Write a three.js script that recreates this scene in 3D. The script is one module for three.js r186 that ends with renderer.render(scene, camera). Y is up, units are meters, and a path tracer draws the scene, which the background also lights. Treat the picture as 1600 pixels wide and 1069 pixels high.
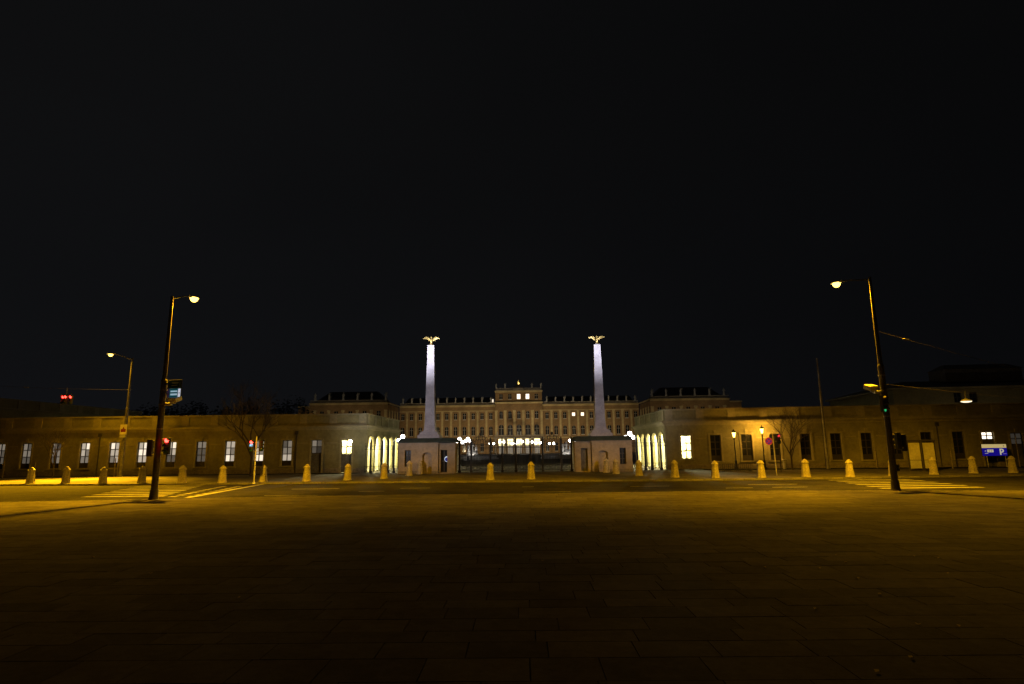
import * as THREE from 'three';
import { mergeGeometries } from 'three/addons/utils/BufferGeometryUtils.js';
import { RoundedBoxGeometry } from 'three/addons/geometries/RoundedBoxGeometry.js';

// ---------------------------------------------------------------- camera
const F = 920, CAM = new THREE.Vector3(0.65, 2.6, 0);
const EUL = new THREE.Euler(0.1775, 0.0155, -0.012, 'YXZ');
const camera = new THREE.PerspectiveCamera(2 * Math.atan(534.5 / F) * 180 / Math.PI, 1600 / 1069, 0.1, 1500);
camera.position.copy(CAM); camera.rotation.copy(EUL);
const scene = new THREE.Scene();
const renderer = new THREE.WebGLRenderer({ antialias: true });
renderer.toneMapping = THREE.LinearToneMapping;
renderer.toneMappingExposure = 1;
renderer.shadowMap.enabled = true;

// ---------------------------------------------------------------- seeded noise
let seed = 7;
const rnd = () => { seed = (seed * 1664525 + 1013904223) >>> 0; return seed / 4294967296; };
const rr = (a, b) => a + (b - a) * rnd();
function lattice(n) { const a = new Float32Array(n * n); for (let i = 0; i < a.length; i++) a[i] = rnd(); return a; }
function tileNoise(size, base, oct, gain = 0.5) {            // tileable fractal noise 0..1
  const out = new Float32Array(size * size); let amp = 1, tot = 0;
  for (let o = 0; o < oct; o++) {
    const n = base << o; if (n > size) break;
    const L = lattice(n);
    for (let y = 0; y < size; y++) {
      const fy = y / size * n, y0 = Math.floor(fy), ty = fy - y0, sy = ty * ty * (3 - 2 * ty), a0 = y0 % n, a1 = (y0 + 1) % n;
      for (let x = 0; x < size; x++) {
        const fx = x / size * n, x0 = Math.floor(fx), tx = fx - x0, sx = tx * tx * (3 - 2 * tx), b0 = x0 % n, b1 = (x0 + 1) % n;
        const p = L[a0 * n + b0] * (1 - sx) + L[a0 * n + b1] * sx, q = L[a1 * n + b0] * (1 - sx) + L[a1 * n + b1] * sx;
        out[y * size + x] += amp * (p * (1 - sy) + q * sy);
      }
    }
    tot += amp; amp *= gain;
  }
  for (let i = 0; i < out.length; i++) out[i] /= tot;
  return out;
}
// ---------------------------------------------------------------- night sky: thin cloud lit by the town, a little paler to the west
{
  const W = 512, H = 256, n1 = tileNoise(512, 4, 5), data = new Float32Array(W * H * 4);
  for (let j = 0; j < H; j++) for (let i = 0; i < W; i++) {
    const lon = (i + 0.5) / W * Math.PI * 2 - Math.PI, lat = ((j + 0.5) / H - 0.5) * Math.PI;
    const x = Math.cos(lat) * Math.cos(lon), up = Math.max(0, Math.sin(lat));
    const c = n1[(j * 2) * 512 + i];
    const L = 0.0034 * (1 - 0.5 * x) * (0.5 + 1.0 * c);
    const k = (j * W + i) * 4, cool = 1 - 0.6 * Math.min(1, up * 2);
    data[k] = L * (1 - 0.06 * cool); data[k + 1] = L; data[k + 2] = L * (1.0 + 0.2 * cool); data[k + 3] = 1;
  }
  const t = new THREE.DataTexture(data, W, H, THREE.RGBAFormat, THREE.FloatType);
  t.mapping = THREE.EquirectangularReflectionMapping; t.magFilter = t.minFilter = THREE.LinearFilter; t.needsUpdate = true;
  scene.background = t; scene.environment = t;
}
const SODIUM = [1, 0.48, 0.006], WARM = [1, 0.66, 0.3], WHITE = [1, 0.93, 0.86], COOL = [0.86, 0.88, 1];
const rgb = (a) => new THREE.Color().setRGB(...a);

// ---------------------------------------------------------------- pixel -> direction, ground point, height
const ray = (px, py) => new THREE.Vector3((px - 800) / F, -(py - 534.5) / F, -1).applyEuler(EUL);
const G = (px, py, h = 0) => { const v = ray(px, py); return CAM.clone().addScaledVector(v, (h - CAM.y) / v.y); };
const D = (px, py, d) => { const v = ray(px, py); return CAM.clone().addScaledVector(v, -d / v.z); };
const Gw = (px, py) => { const p = G(px, py), lim = p.x > 0 ? 66.8 - (p.x - 17.6) * 0.09 - 1.6 : 65.6; return -p.z > lim ? D(px, py, lim).setY(0) : p; };   // never behind the street wings
const hAt = (px, py, z) => D(px, py, -z).y;

// ---------------------------------------------------------------- textures and materials
function tex(arr, size, lo, hi, srgb, rep) {
  const d = new Uint8Array(size * size * 4);
  for (let i = 0; i < size * size; i++) { const v = Math.max(0, Math.min(255, 255 * (lo + (hi - lo) * arr[i]))); d[4 * i] = d[4 * i + 1] = d[4 * i + 2] = v; d[4 * i + 3] = 255; }
  const t = new THREE.DataTexture(d, size, size); t.wrapS = t.wrapT = THREE.RepeatWrapping;
  t.magFilter = THREE.LinearFilter; t.minFilter = THREE.LinearMipmapLinearFilter; t.generateMipmaps = true;
  if (srgb) t.colorSpace = THREE.SRGBColorSpace; t.repeat.set(rep, rep); t.needsUpdate = true; return t;
}
const stretch = (a, k) => a.map((v) => Math.max(0, Math.min(1, 0.5 + (v - 0.5) * k)));
const nFine = stretch(tileNoise(512, 32, 5, 0.7), 2.2), nMid = stretch(tileNoise(512, 8, 6, 0.6), 2.4), nBig = stretch(tileNoise(512, 3, 8, 0.62), 2.4);
const mixed = nMid.map((v, i) => 0.55 * v + 0.45 * nFine[i]), wide = nBig.map((v, i) => 0.6 * v + 0.4 * nFine[(i * 1) % nFine.length]);
const T = {
  plaster: tex(wide, 512, 0.74, 1.0, true, 1 / 7), plasterB: tex(nFine, 512, 0, 1, false, 1 / 2),
  stone: tex(mixed, 512, 0.66, 1.0, true, 1 / 2.5), stoneB: tex(nFine, 512, 0, 1, false, 1 / 1.2),
  slab: tex(mixed, 512, 0.8, 1.0, true, 1 / 3.1), asphalt: tex(wide, 512, 0.58, 1.0, true, 1 / 6), asphaltB: tex(nFine, 512, 0, 1, false, 1 / 0.9),
  gravel: tex(wide, 512, 0.6, 1.0, true, 1 / 9),
};
const dull = (c, o = {}) => new THREE.MeshPhysicalMaterial({ color: rgb(c), roughness: 0.97, specularIntensity: 0.15, ...o });   // dusty ground: hardly any sheen
const mat = (c, rough = 0.9, o = {}) => new THREE.MeshStandardMaterial({ color: rgb(c), roughness: rough, ...o });
const glow = (c, i) => new THREE.MeshStandardMaterial({ color: rgb([0.02, 0.02, 0.02]), emissive: rgb(c), emissiveIntensity: i, roughness: 0.6 });
const M = {
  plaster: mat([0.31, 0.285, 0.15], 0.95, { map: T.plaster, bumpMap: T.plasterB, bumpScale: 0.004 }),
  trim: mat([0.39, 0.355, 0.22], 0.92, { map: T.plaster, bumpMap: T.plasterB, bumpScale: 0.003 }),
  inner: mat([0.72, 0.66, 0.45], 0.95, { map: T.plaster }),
  plinth: mat([0.30, 0.26, 0.20], 0.95, { map: T.stone, bumpMap: T.stoneB, bumpScale: 0.008 }),
  stone: mat([0.44, 0.38, 0.30], 0.9, { map: T.stone, bumpMap: T.stoneB, bumpScale: 0.008 }),
  bollard: mat([0.55, 0.5, 0.4], 0.9, { map: T.stone, bumpMap: T.stoneB, bumpScale: 0.01 }),
  guard: mat([0.40, 0.34, 0.28], 0.92, { map: T.plaster, bumpMap: T.stoneB, bumpScale: 0.004 }),
  obelisk: mat([0.46, 0.42, 0.46], 0.85, { map: T.slab, bumpMap: T.stoneB, bumpScale: 0.002 }),
  copper: mat([0.045, 0.065, 0.058], 0.75, { map: T.stone }),
  roof: mat([0.1, 0.085, 0.075], 0.9, { map: T.stone }),
  zinc: mat([0.16, 0.155, 0.15], 0.7, { map: T.stone }),
  iron: mat([0.018, 0.018, 0.018], 0.55, { metalness: 0.3 }),
  steel: mat([0.30, 0.29, 0.27], 0.55, { metalness: 0.4, map: T.stone }),
  mast: mat([0.085, 0.075, 0.06], 0.7, { metalness: 0.2, map: T.stone }),
  alu: mat([0.55, 0.55, 0.54], 0.5, { metalness: 0.4 }),
  black: mat([0.012, 0.012, 0.012], 0.6),
  gold: mat([0.36, 0.26, 0.085], 0.5, { metalness: 0.6 }),
  marble: mat([0.62, 0.60, 0.55], 0.7, { map: T.stone }),
  wood: mat([0.075, 0.06, 0.05], 0.7),
  door: mat([0.17, 0.165, 0.16], 0.75, { map: T.stone }),
  frame: mat([0.035, 0.03, 0.025], 0.6),
  whiteFrame: mat([0.5, 0.48, 0.44], 0.6),
  dark: mat([0.016, 0.017, 0.02], 0.16),
  glass: new THREE.MeshPhysicalMaterial({ color: 0xffffff, roughness: 0.05, transmission: 1, thickness: 0, ior: 1.5 }),
  asphalt: dull([0.05, 0.047, 0.043], { map: T.asphalt, bumpMap: T.asphaltB, bumpScale: 0.006 }),
  pavement: dull([0.185, 0.172, 0.152], { map: T.asphalt, bumpMap: T.asphaltB, bumpScale: 0.004 }),
  kerb: mat([0.2, 0.19, 0.175], 0.85, { map: T.stone }),
  bed: mat([0.045, 0.042, 0.038], 0.95, { map: T.asphalt }),
  gravel: dull([0.2, 0.175, 0.14], { map: T.gravel, bumpMap: T.asphaltB, bumpScale: 0.01 }),
  paint: dull([0.40, 0.39, 0.36], { map: T.slab }),
  bark: mat([0.075, 0.06, 0.045], 0.95), needle: mat([0.02, 0.026, 0.014], 0.95),
  lawn: dull([0.03, 0.035, 0.012], { map: T.gravel }),
  water: mat([0.02, 0.025, 0.028], 0.12),
};
const slabMats = [[0.150, 0.135, 0.115], [0.135, 0.122, 0.104], [0.165, 0.148, 0.126], [0.120, 0.110, 0.096]].map((c) => dull(c, { map: T.slab, bumpMap: T.stoneB, bumpScale: 0.002 }));
const lit = [0.03, 0.085, 0.2, 0.48, 1.1, 2.2].map((i) => glow([1, 0.84, 0.64], i));

// ---------------------------------------------------------------- helpers
const used = {};
const numbered = (n) => { const k = used[n] = (used[n] ?? -1) + 1; return k ? `${n}_${String(k).padStart(3, '0')}` : n; };
function prep(g) {                                            // one flat list of triangles with uv in metres
  g = g.index ? g.toNonIndexed() : g;
  for (const k of Object.keys(g.attributes)) if (!['position', 'normal'].includes(k)) g.deleteAttribute(k);
  if (!g.attributes.normal) g.computeVertexNormals();
  const p = g.attributes.position, n = g.attributes.normal, uv = new Float32Array(p.count * 2);
  for (let i = 0; i < p.count; i++) {
    const ax = Math.abs(n.getX(i)), ay = Math.abs(n.getY(i)), az = Math.abs(n.getZ(i)), x = p.getX(i), y = p.getY(i), z = p.getZ(i);
    if (ay >= ax && ay >= az) { uv[2 * i] = x; uv[2 * i + 1] = z; } else if (ax > az) { uv[2 * i] = z; uv[2 * i + 1] = y; } else { uv[2 * i] = x; uv[2 * i + 1] = y; }
  }
  g.setAttribute('uv', new THREE.BufferAttribute(uv, 2)); return g;
}
const merge = (a) => { a = (Array.isArray(a) ? a : [a]).map(prep); return a.length > 1 ? mergeGeometries(a) : a[0]; };
function part(name, geos, m, parent = scene) {
  const o = new THREE.Mesh(geos.isBufferGeometry && geos.userData.ready ? geos : merge(geos), m);
  o.name = parent === scene ? numbered(name) : name; o.castShadow = o.receiveShadow = true; parent.add(o); return o;
}
const ready = (geos) => { const g = merge(geos); g.userData.ready = true; return g; };
function tag(o, label, category, group) { o.userData.label = label; o.userData.category = category; if (group) o.userData.group = group; return o; }
function thing(name, label, category, p = [0, 0, 0], turn = 0, group) {
  const o = new THREE.Group(); o.name = numbered(name); scene.add(o); o.position.set(...(p.isVector3 ? p.toArray() : p)); o.rotation.y = turn; return tag(o, label, category, group);
}
function copyOf(src, p, turn = src.rotation.y, label) {
  const o = src.clone(); o.name = numbered(src.name.replace(/_\d{3}$/, '')); scene.add(o); o.position.set(...(p.isVector3 ? p.toArray() : p)); o.rotation.y = turn;
  o.userData = { ...src.userData }; if (label) o.userData.label = label; return o;
}
function setting(name, geos, m) { const o = part(name, geos, m); o.userData.kind = 'structure'; return o; }
const bx = (x0, x1, y0, y1, z0, z1) => { const g = new THREE.BoxGeometry(Math.abs(x1 - x0), Math.abs(y1 - y0), Math.abs(z1 - z0)); g.translate((x0 + x1) / 2, (y0 + y1) / 2, (z0 + z1) / 2); return g; };
const rb = (x0, x1, y0, y1, z0, z1, r = 0.02) => { const g = new RoundedBoxGeometry(Math.abs(x1 - x0), Math.abs(y1 - y0), Math.abs(z1 - z0), 2, r); g.translate((x0 + x1) / 2, (y0 + y1) / 2, (z0 + z1) / 2); return g; };
const cyl = (r0, r1, y0, y1, x = 0, z = 0, n = 16) => { const g = new THREE.CylinderGeometry(r1, r0, y1 - y0, n); g.translate(x, (y0 + y1) / 2, z); return g; };
const ball = (r, x, y, z, n = 12) => { const g = new THREE.SphereGeometry(r, n * 2, n); g.translate(x, y, z); return g; };
const lathe = (pts, n = 16) => new THREE.LatheGeometry(pts.map(([r, y]) => new THREE.Vector2(r, y)), n);
const bar = (a, b, r0, r1 = r0, n = 6) => {
  const A = new THREE.Vector3(...(a.isVector3 ? a.toArray() : a)), B = new THREE.Vector3(...(b.isVector3 ? b.toArray() : b)), v = B.clone().sub(A), g = new THREE.CylinderGeometry(r1, r0, v.length(), n);
  g.applyQuaternion(new THREE.Quaternion().setFromUnitVectors(new THREE.Vector3(0, 1, 0), v.clone().normalize())); g.translate(...A.add(B).multiplyScalar(0.5).toArray()); return g;
};
const ring = (R, r, x, y, z, n = 20) => { const g = new THREE.TorusGeometry(R, r, 5, n); g.translate(x, y, z); return g; };
const frustum = (w0, d0, w1, d1, y0, y1) => { const g = new THREE.CylinderGeometry(Math.SQRT1_2, Math.SQRT1_2, 1, 4, 1).toNonIndexed(); g.rotateY(Math.PI / 4); const p = g.attributes.position; for (let i = 0; i < p.count; i++) { const t = p.getY(i) > 0; p.setXYZ(i, p.getX(i) * (t ? w1 : w0), t ? y1 : y0, p.getZ(i) * (t ? d1 : d0)); } g.deleteAttribute('normal'); g.computeVertexNormals(); return g; };
const rect = (x0, x1, y0, y1, C = THREE.Shape) => { const s = new C(); s.moveTo(x0, y0); s.lineTo(x1, y0); s.lineTo(x1, y1); s.lineTo(x0, y1); s.closePath(); return s; };
const archPath = (c, w, y0, ys, C = THREE.Path, k = 1) => { const s = new C(); s.moveTo(c - w / 2, y0); s.lineTo(c + w / 2, y0); s.lineTo(c + w / 2, ys); for (let i = 1; i < 14; i++) { const a = i / 14 * Math.PI; s.lineTo(c + w / 2 * Math.cos(a), ys + k * w / 2 * Math.sin(a)); } s.lineTo(c - w / 2, ys); s.closePath(); return s; };
const slabShape = (shape, z0, z1) => { const g = new THREE.ExtrudeGeometry(shape, { depth: Math.abs(z1 - z0), bevelEnabled: false }); g.translate(0, 0, Math.min(z0, z1)); return g; };
const poly = (pts, y0, y1) => { const s = new THREE.Shape(pts.map(([x, z]) => new THREE.Vector2(x, -z))), g = new THREE.ExtrudeGeometry(s, { depth: y1 - y0, bevelEnabled: false }); g.rotateX(-Math.PI / 2); g.translate(0, y0, 0); return g; };
function lamp(parent, p, color, cd, size = 0.1) { const l = new THREE.PointLight(rgb(color), cd, 0, 2); l.position.set(...p); l.castShadow = true; l.shadow.radius = size / 0.02; parent.add(l); return l; }
function spot(parent, p, to, color, cd, angle, pen, size = 0.1) {
  const l = new THREE.SpotLight(rgb(color), cd, 0, angle, pen, 2); l.position.set(...p); l.castShadow = true; l.shadow.radius = size / 0.02; parent.add(l); l.target.position.set(...to); parent.add(l.target); return l;
}

// ================================================================ GROUND
const ROAD = -0.12;
setting('ground', bx(-420, 420, -0.6, -0.3, -900, 60), M.bed);
const kerbN = [[-10, 785], [240, 780.5], [430, 776], [620, 773.5], [820, 771.5], [1050, 768.5], [1200, 767], [1400, 766.5], [1610, 767]].map(([x, y]) => G(x, y));
const kerbF = [[-10, 757], [200, 756.5], [400, 754.5], [600, 752.7], [800, 751.5], [1050, 749.5], [1300, 746.5], [1450, 744], [1610, 741.5]].map(([x, y]) => G(x, y));
const ext = (a) => { const f = a[0], l = a[a.length - 1]; return [[-140, f.z], ...a.map((v) => [v.x, v.z]), [140, l.z]]; };
const NK = ext(kerbN), FK = ext(kerbF);
setting('road', poly([...NK.map(([x, z]) => [x, z + 0.05]), ...FK.map(([x, z]) => [x, z - 0.05]).reverse()], ROAD - 0.16, ROAD), M.asphalt);
setting('pavement', poly([...FK.map(([x, z]) => [x, z - 0.15]), [140, -67.2], [-140, -67.2]], -0.28, 0), M.pavement);
setting('courtyard_gravel', bx(-140, 140, -0.28, -0.004, -275, -67.2), M.gravel);
for (const [line, off, nm] of [[NK, 0.075, 'kerb'], [FK, -0.075, 'kerb']]) {
  const root = new THREE.Group(); root.name = numbered(nm); root.userData.kind = 'structure'; scene.add(root);
  for (let i = 0; i + 1 < line.length; i++) {
    const [x0, z0] = line[i], [x1, z1] = line[i + 1], a = new THREE.Vector2(x0, z0), b = new THREE.Vector2(x1, z1), L = a.distanceTo(b), n = Math.max(1, Math.round(L / 1.6));
    if (x1 < -62 || x0 > 62 || L > 80) { const o = part('kerb_stone', bx(-L / 2, L / 2, -0.28, 0.006, -0.075, 0.075), M.kerb, root); o.position.set((x0 + x1) / 2, 0, (z0 + z1) / 2 + off); o.rotation.y = -Math.atan2(z1 - z0, x1 - x0); continue; }
    const g = ready(rb(-L / n / 2 + 0.006, L / n / 2 - 0.006, -0.28, 0.008, -0.074, 0.074, 0.015));
    for (let k = 0; k < n; k++) { const t = (k + 0.5) / n, o = part('kerb_stone', g, M.kerb, root); o.position.set(x0 + (x1 - x0) * t, 0, z0 + (z1 - z0) * t + off); o.rotation.y = -Math.atan2(z1 - z0, x1 - x0); }
  }
}
// plaza of long concrete slabs laid in broken courses
{
  const plaza = new THREE.Group(); plaza.name = 'plaza'; plaza.userData.kind = 'structure'; scene.add(plaza);
  part('bedding', poly([[-140, 60], [140, 60], ...NK.map(([x, z]) => [x, z + 0.15]).reverse()], -0.28, -0.022), M.bed, plaza);
  const zEdge = (x) => { for (let i = 0; i + 1 < NK.length; i++) if (x <= NK[i + 1][0]) { const t = (x - NK[i][0]) / (NK[i + 1][0] - NK[i][0]); return NK[i][1] + t * (NK[i + 1][1] - NK[i][1]); } return NK[NK.length - 1][1]; };
  const cells = []; let z = 2, row = 0;
  while (z > -36) {
    const dp = [0.5, 0.62, 0.75, 0.62][Math.floor(rnd() * 4)], half = Math.min(46, 5 + Math.max(0, -z) * 1.15); let x = -half - rnd() * 1.2;
    while (x < half) { const len = rr(0.85, 1.65); cells.push([x, x + len, z, z - dp]); x += len; }
    z -= dp; row++;
  }
  const near = [], rest = [[], [], [], []];
  for (const c of cells) {
    let [x0, x1, za, zb] = c; const lim = Math.max(zEdge(x0), zEdge(x1)) + 0.17;
    if (za < lim + 0.06) continue; if (zb < lim) zb = lim;
    const cx = (x0 + x1) / 2, d = -(za + zb) / 2, seen = d > 6.3 && Math.abs(cx) < d * 0.93 + 0.6;
    const e = [x0, x1, za, zb, d];
    (seen && d < 40) ? near.push(e) : rest[Math.floor(rnd() * 4)].push(e);
  }
  near.sort((a, b) => a[4] - b[4]);
  near.forEach(([x0, x1, za, zb], i) => {
    const k = Math.floor(rnd() * 4), top = rr(-0.003, 0.003);
    if (i < 300) { const s = part('paving_slab', bx(x0 + 0.007, x1 - 0.007, -0.06, top, zb + 0.007, za - 0.007), slabMats[k], plaza); s.name = 'paving_slab'; }
    else rest[k].push([x0, x1, za, zb, top]);
  });
  rest.forEach((list, k) => { if (!list.length) return; const s = part('far_paving_slabs', list.map(([x0, x1, za, zb]) => bx(x0 + 0.007, x1 - 0.007, -0.06, rr(-0.003, 0.003), zb + 0.007, za - 0.007)), slabMats[k], plaza); s.userData.kind = 'stuff'; });
}
// road markings
{
  const sheet = (x0, x1, z0, z1, sk = 0) => { const g = poly([[x0, z0], [x1, z0], [x1 + sk, z1], [x0 + sk, z1]], ROAD - 0.02, ROAD + 0.004); return g; };
  const zebra = (xn, xf, w, zn, zf, name) => {
    const root = new THREE.Group(); root.name = numbered(name); root.userData.kind = 'structure'; scene.add(root);
    const n = Math.max(5, Math.round(Math.abs(zf - zn) / 1.7)); for (let i = 0; i < n; i++) { const t = (i + 0.3) / n, z = zn + (zf - zn) * t, x = xn + (xf - xn) * t; part('stripe', sheet(x, x + w, z, z - 0.55), M.paint, root); }
  };
  const a = G(120, 778, ROAD), b = G(225, 758, ROAD); zebra(a.x, b.x, 5.2, a.z, b.z, 'zebra_crossing');
  const c = G(1385, 764.5, ROAD), e = G(1290, 749.5, ROAD); zebra(c.x, e.x, 6.2, c.z, e.z, 'zebra_crossing');
  const mk = (name, g) => setting(name, g, M.paint);
  { const p = G(287, 778, ROAD), q = G(408, 756.5, ROAD); mk('stop_line', sheet(p.x, p.x + 0.42, p.z, q.z, q.x - p.x)); }
  { const root = new THREE.Group(); root.name = 'cycle_crossing_marks'; root.userData.kind = 'structure'; scene.add(root); const p = G(255, 778, ROAD), q = G(345, 760, ROAD); for (let i = 0; i < 9; i++) for (const o of [0, 1.7]) { const t = (i + 0.5) / 9, x = p.x + (q.x - p.x) * t + o * 0.7, z = p.z + (q.z - p.z) * t; part('block', sheet(x, x + 0.45, z, z - 0.5), M.paint, root); } }
  for (const [x0, x1, y] of [[455, 530, 764.2], [412, 495, 774.5], [625, 672, 763], [985, 1046, 760], [1135, 1177, 762.7], [1170, 1246, 757.2], [816, 834, 761], [818, 892, 769], [1208, 1262, 761.5], [560, 600, 768]]) {
    const p = G(x0, y + (x1 - x0) * 0.006, ROAD), q = G(x1, y - (x1 - x0) * 0.006, ROAD); mk('lane_dash', sheet(p.x, q.x, (p.z + q.z) / 2, (p.z + q.z) / 2 - 0.15));
  }
}

// ================================================================ STREET WINGS either side of the gate
const winGeo = {};
function pane(w, h) { const k = `${w.toFixed(3)}_${h.toFixed(3)}`; return winGeo[k] ??= ready(bx(-w / 2, w / 2, -h / 2, h / 2, -0.008, 0.008)); }
function windowUnit(root, x, y0, y1, w, z, rows, paneMat, { apron = 0, cols = 2, fm = M.frame, mt = 0.09 } = {}) {
  const yb = y0 + apron, t = 0.07, g = [bx(x - w / 2, x - w / 2 + t, y0, y1, z - 0.05, z + 0.05), bx(x + w / 2 - t, x + w / 2, y0, y1, z - 0.05, z + 0.05), bx(x - w / 2 + t, x + w / 2 - t, y1 - t, y1, z - 0.05, z + 0.05), bx(x - w / 2 + t, x + w / 2 - t, y0, yb + t, z - 0.05, z + 0.05)];
  const pw = (w - 2 * t - (cols - 1) * mt) / cols, ph = (y1 - t - yb - t - (rows - 1) * mt) / rows;
  for (let i = 1; i < cols; i++) { const c = x - w / 2 + t + i * pw + (i - 0.5) * mt; g.push(bx(c - mt / 2, c + mt / 2, yb + t, y1 - t, z - 0.045, z + 0.045)); }
  for (let j = 1; j < rows; j++) { const c = yb + t + j * ph + (j - 0.5) * mt; for (let i = 0; i < cols; i++) { const l = x - w / 2 + t + i * (pw + mt); g.push(bx(l, l + pw, c - mt / 2, c + mt / 2, z - 0.04, z + 0.04)); } }
  const win = part('window', g, fm, root);
  for (let i = 0; i < cols; i++) for (let j = 0; j < rows; j++) { const p = part('pane', pane(pw, ph), paneMat(i, j), win); p.position.set(x - w / 2 + t + pw / 2 + i * (pw + mt), yb + t + ph / 2 + j * (ph + mt), z - 0.02); }
  return win;
}
function wing(s, corner, turn, U, wins, pipes, label) {
  const root = thing('street_wing', label, 'building', corner, turn), V0 = 0, DEEP = 18;
  root.updateMatrixWorld(true);
  const inv = root.matrixWorld.clone().invert(), uOf = (px) => { const o = CAM.clone().applyMatrix4(inv), e = CAM.clone().add(ray(px, 705)).applyMatrix4(inv), v = e.sub(o); return s * (o.x + v.x * (-o.z / v.z)); };
  const X = (u) => s * u, W = wins.map((w) => ({ ...w, u: uOf(w.px) })).filter((w) => w.u < U - 1);
  // front wall with real openings
  const sh = rect(X(0), X(U), 0, 5.1);
  for (const w of W) sh.holes.push(rect(X(w.u - w.w / 2), X(w.u + w.w / 2), w.y0, w.y1, THREE.Path));
  part('front_wall', slabShape(sh, -0.45, 0), M.plaster, root);
  // arcade on the gate side, square to the gate axis
  const arc = new THREE.Group(); arc.name = 'gate_arcade'; arc.rotation.y = -turn; root.add(arc);
  const sd = rect(0.45, DEEP - 0.3, 0, 5.1), aw = 2.7;
  for (let i = 0; i < 5; i++) sd.holes.push(archPath(2.1 + i * 3.38, aw, 0.06, 3.0, THREE.Path, 0.85));
  const ag = slabShape(sd, 0, 0.28); ag.rotateY(Math.PI / 2); if (s < 0) ag.translate(-0.28, 0, 0);
  part('arcade_wall', ag, M.plaster, arc);
  for (let i = 0; i < 5; i++) { const c = 2.1 + i * 3.38, pts = []; for (let k = 0; k <= 16; k++) { const a = k / 16 * Math.PI; pts.push(new THREE.Vector3(s * -0.03, 3.0 + 0.85 * (aw / 2 + 0.1) * Math.sin(a), -(c + (aw / 2 + 0.1) * Math.cos(a)))); } const tb = []; for (let k = 0; k < 16; k++) tb.push(bar(pts[k], pts[k + 1], 0.07, 0.07, 5)); part('arch_moulding', tb, M.trim, arc); }
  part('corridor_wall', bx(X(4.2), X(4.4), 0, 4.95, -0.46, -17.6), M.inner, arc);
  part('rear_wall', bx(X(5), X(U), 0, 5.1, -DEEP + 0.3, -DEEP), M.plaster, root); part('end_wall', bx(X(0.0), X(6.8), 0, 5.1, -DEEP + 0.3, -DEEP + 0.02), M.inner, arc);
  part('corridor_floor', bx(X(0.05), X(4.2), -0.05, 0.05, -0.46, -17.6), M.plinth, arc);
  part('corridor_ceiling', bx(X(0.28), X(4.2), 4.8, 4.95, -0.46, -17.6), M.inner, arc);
  part('outer_wall', bx(X(U - 0.4), X(U - 0.003), 0, 5.1, -0.46, -DEEP + 0.3), M.plaster, root);
  part('roof', bx(X(0.1), X(U - 0.1), 5.1, 5.3, -0.1, -DEEP), M.zinc, root);
  // plinth, cornice and attic
  const gaps = W.filter((w) => w.y0 < 0.5).sort((a, b) => a.u - b.u); let u0 = 0; const pl = [];
  for (const g of [...gaps, { u: U + 5, w: 10 }]) { pl.push(rb(X(u0), X(g.u - g.w / 2 - 0.2), 0, 0.55, 0.004, 0.07, 0.015)); u0 = g.u + g.w / 2 + 0.2; }
  part('plinth', pl, M.plinth, root);
  const o = (a) => X(-a);
  part('cornice', [bx(o(0.02), X(U), 4.82, 5.02, 0.004, 0.12), rb(o(0.38), X(U), 5.11, 5.30, 0.38, -0.1), rb(o(0.24), X(U), 5.02, 5.11, 0.24, -0.05, 0.01)], M.trim, root);
  part('side_cornice', [bx(o(0.02), o(0.14), 4.82, 5.02, 0.1, -DEEP), rb(o(0.37), X(1.9), 5.112, 5.296, -0.1, -DEEP - 0.3), rb(o(0.24), X(0.05), 5.022, 5.108, -0.05, -DEEP - 0.2, 0.01)], M.trim, arc);
  const attic = part('attic', [bx(X(0.06), X(U), 5.3, 6.5, -0.06, -0.4)], M.plaster, root); part('side_attic', bx(X(0.06), X(0.4), 5.3, 6.498, -0.41, -DEEP), M.plaster, arc);
  part('coping', rb(o(0.05), X(U), 6.5, 6.66, 0.06, -0.5), M.trim, attic); part('side_coping', rb(o(0.048), X(0.5), 6.502, 6.656, -0.44, -DEEP - 0.04), M.trim, arc);
  for (let u = 0.06; u < U; u += 3.4) part('attic_pier', rb(X(u), X(u + 0.85), 5.3, 6.5, 0.02, -0.058, 0.015), M.trim, attic);
  for (let i = 0; i < 6; i++) part('attic_pier', rb(o(0.03), X(0.058), 5.3, 6.5, -0.45 - i * 3.3, -1.05 - i * 3.3, 0.015), M.trim, arc);
  part('base_moulding', [rb(o(0.01), X(U), 5.305, 5.46, 0.05, -0.055, 0.01)], M.trim, attic); part('side_moulding', rb(o(0.01), X(0.055), 5.305, 5.46, -0.07, -DEEP, 0.01), M.trim, arc);
  // windows, surrounds, imposts
  W.forEach((w, i) => {
    const c = X(w.u), h = w.w / 2, sw = 0.2;
    const sur = part('window_surround', [rb(c - h - sw, c - h, w.y0 - (w.door ? 0 : 0.05), w.y1 + sw, 0.004, 0.06, 0.012), rb(c + h, c + h + sw, w.y0 - (w.door ? 0 : 0.05), w.y1 + sw, 0.004, 0.06, 0.012), rb(c - h, c + h, w.y1, w.y1 + sw, 0.004, 0.06, 0.012), rb(c - 0.16, c + 0.16, w.y1 + 0.12, w.y1 + 0.52, 0.05, 0.11, 0.015)], M.trim, root);
    if (!w.door) part('sill', rb(c - h - 0.28, c + h + 0.28, w.y0 - 0.17, w.y0 - 0.05, 0.004, 0.14, 0.02), M.trim, sur);
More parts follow.
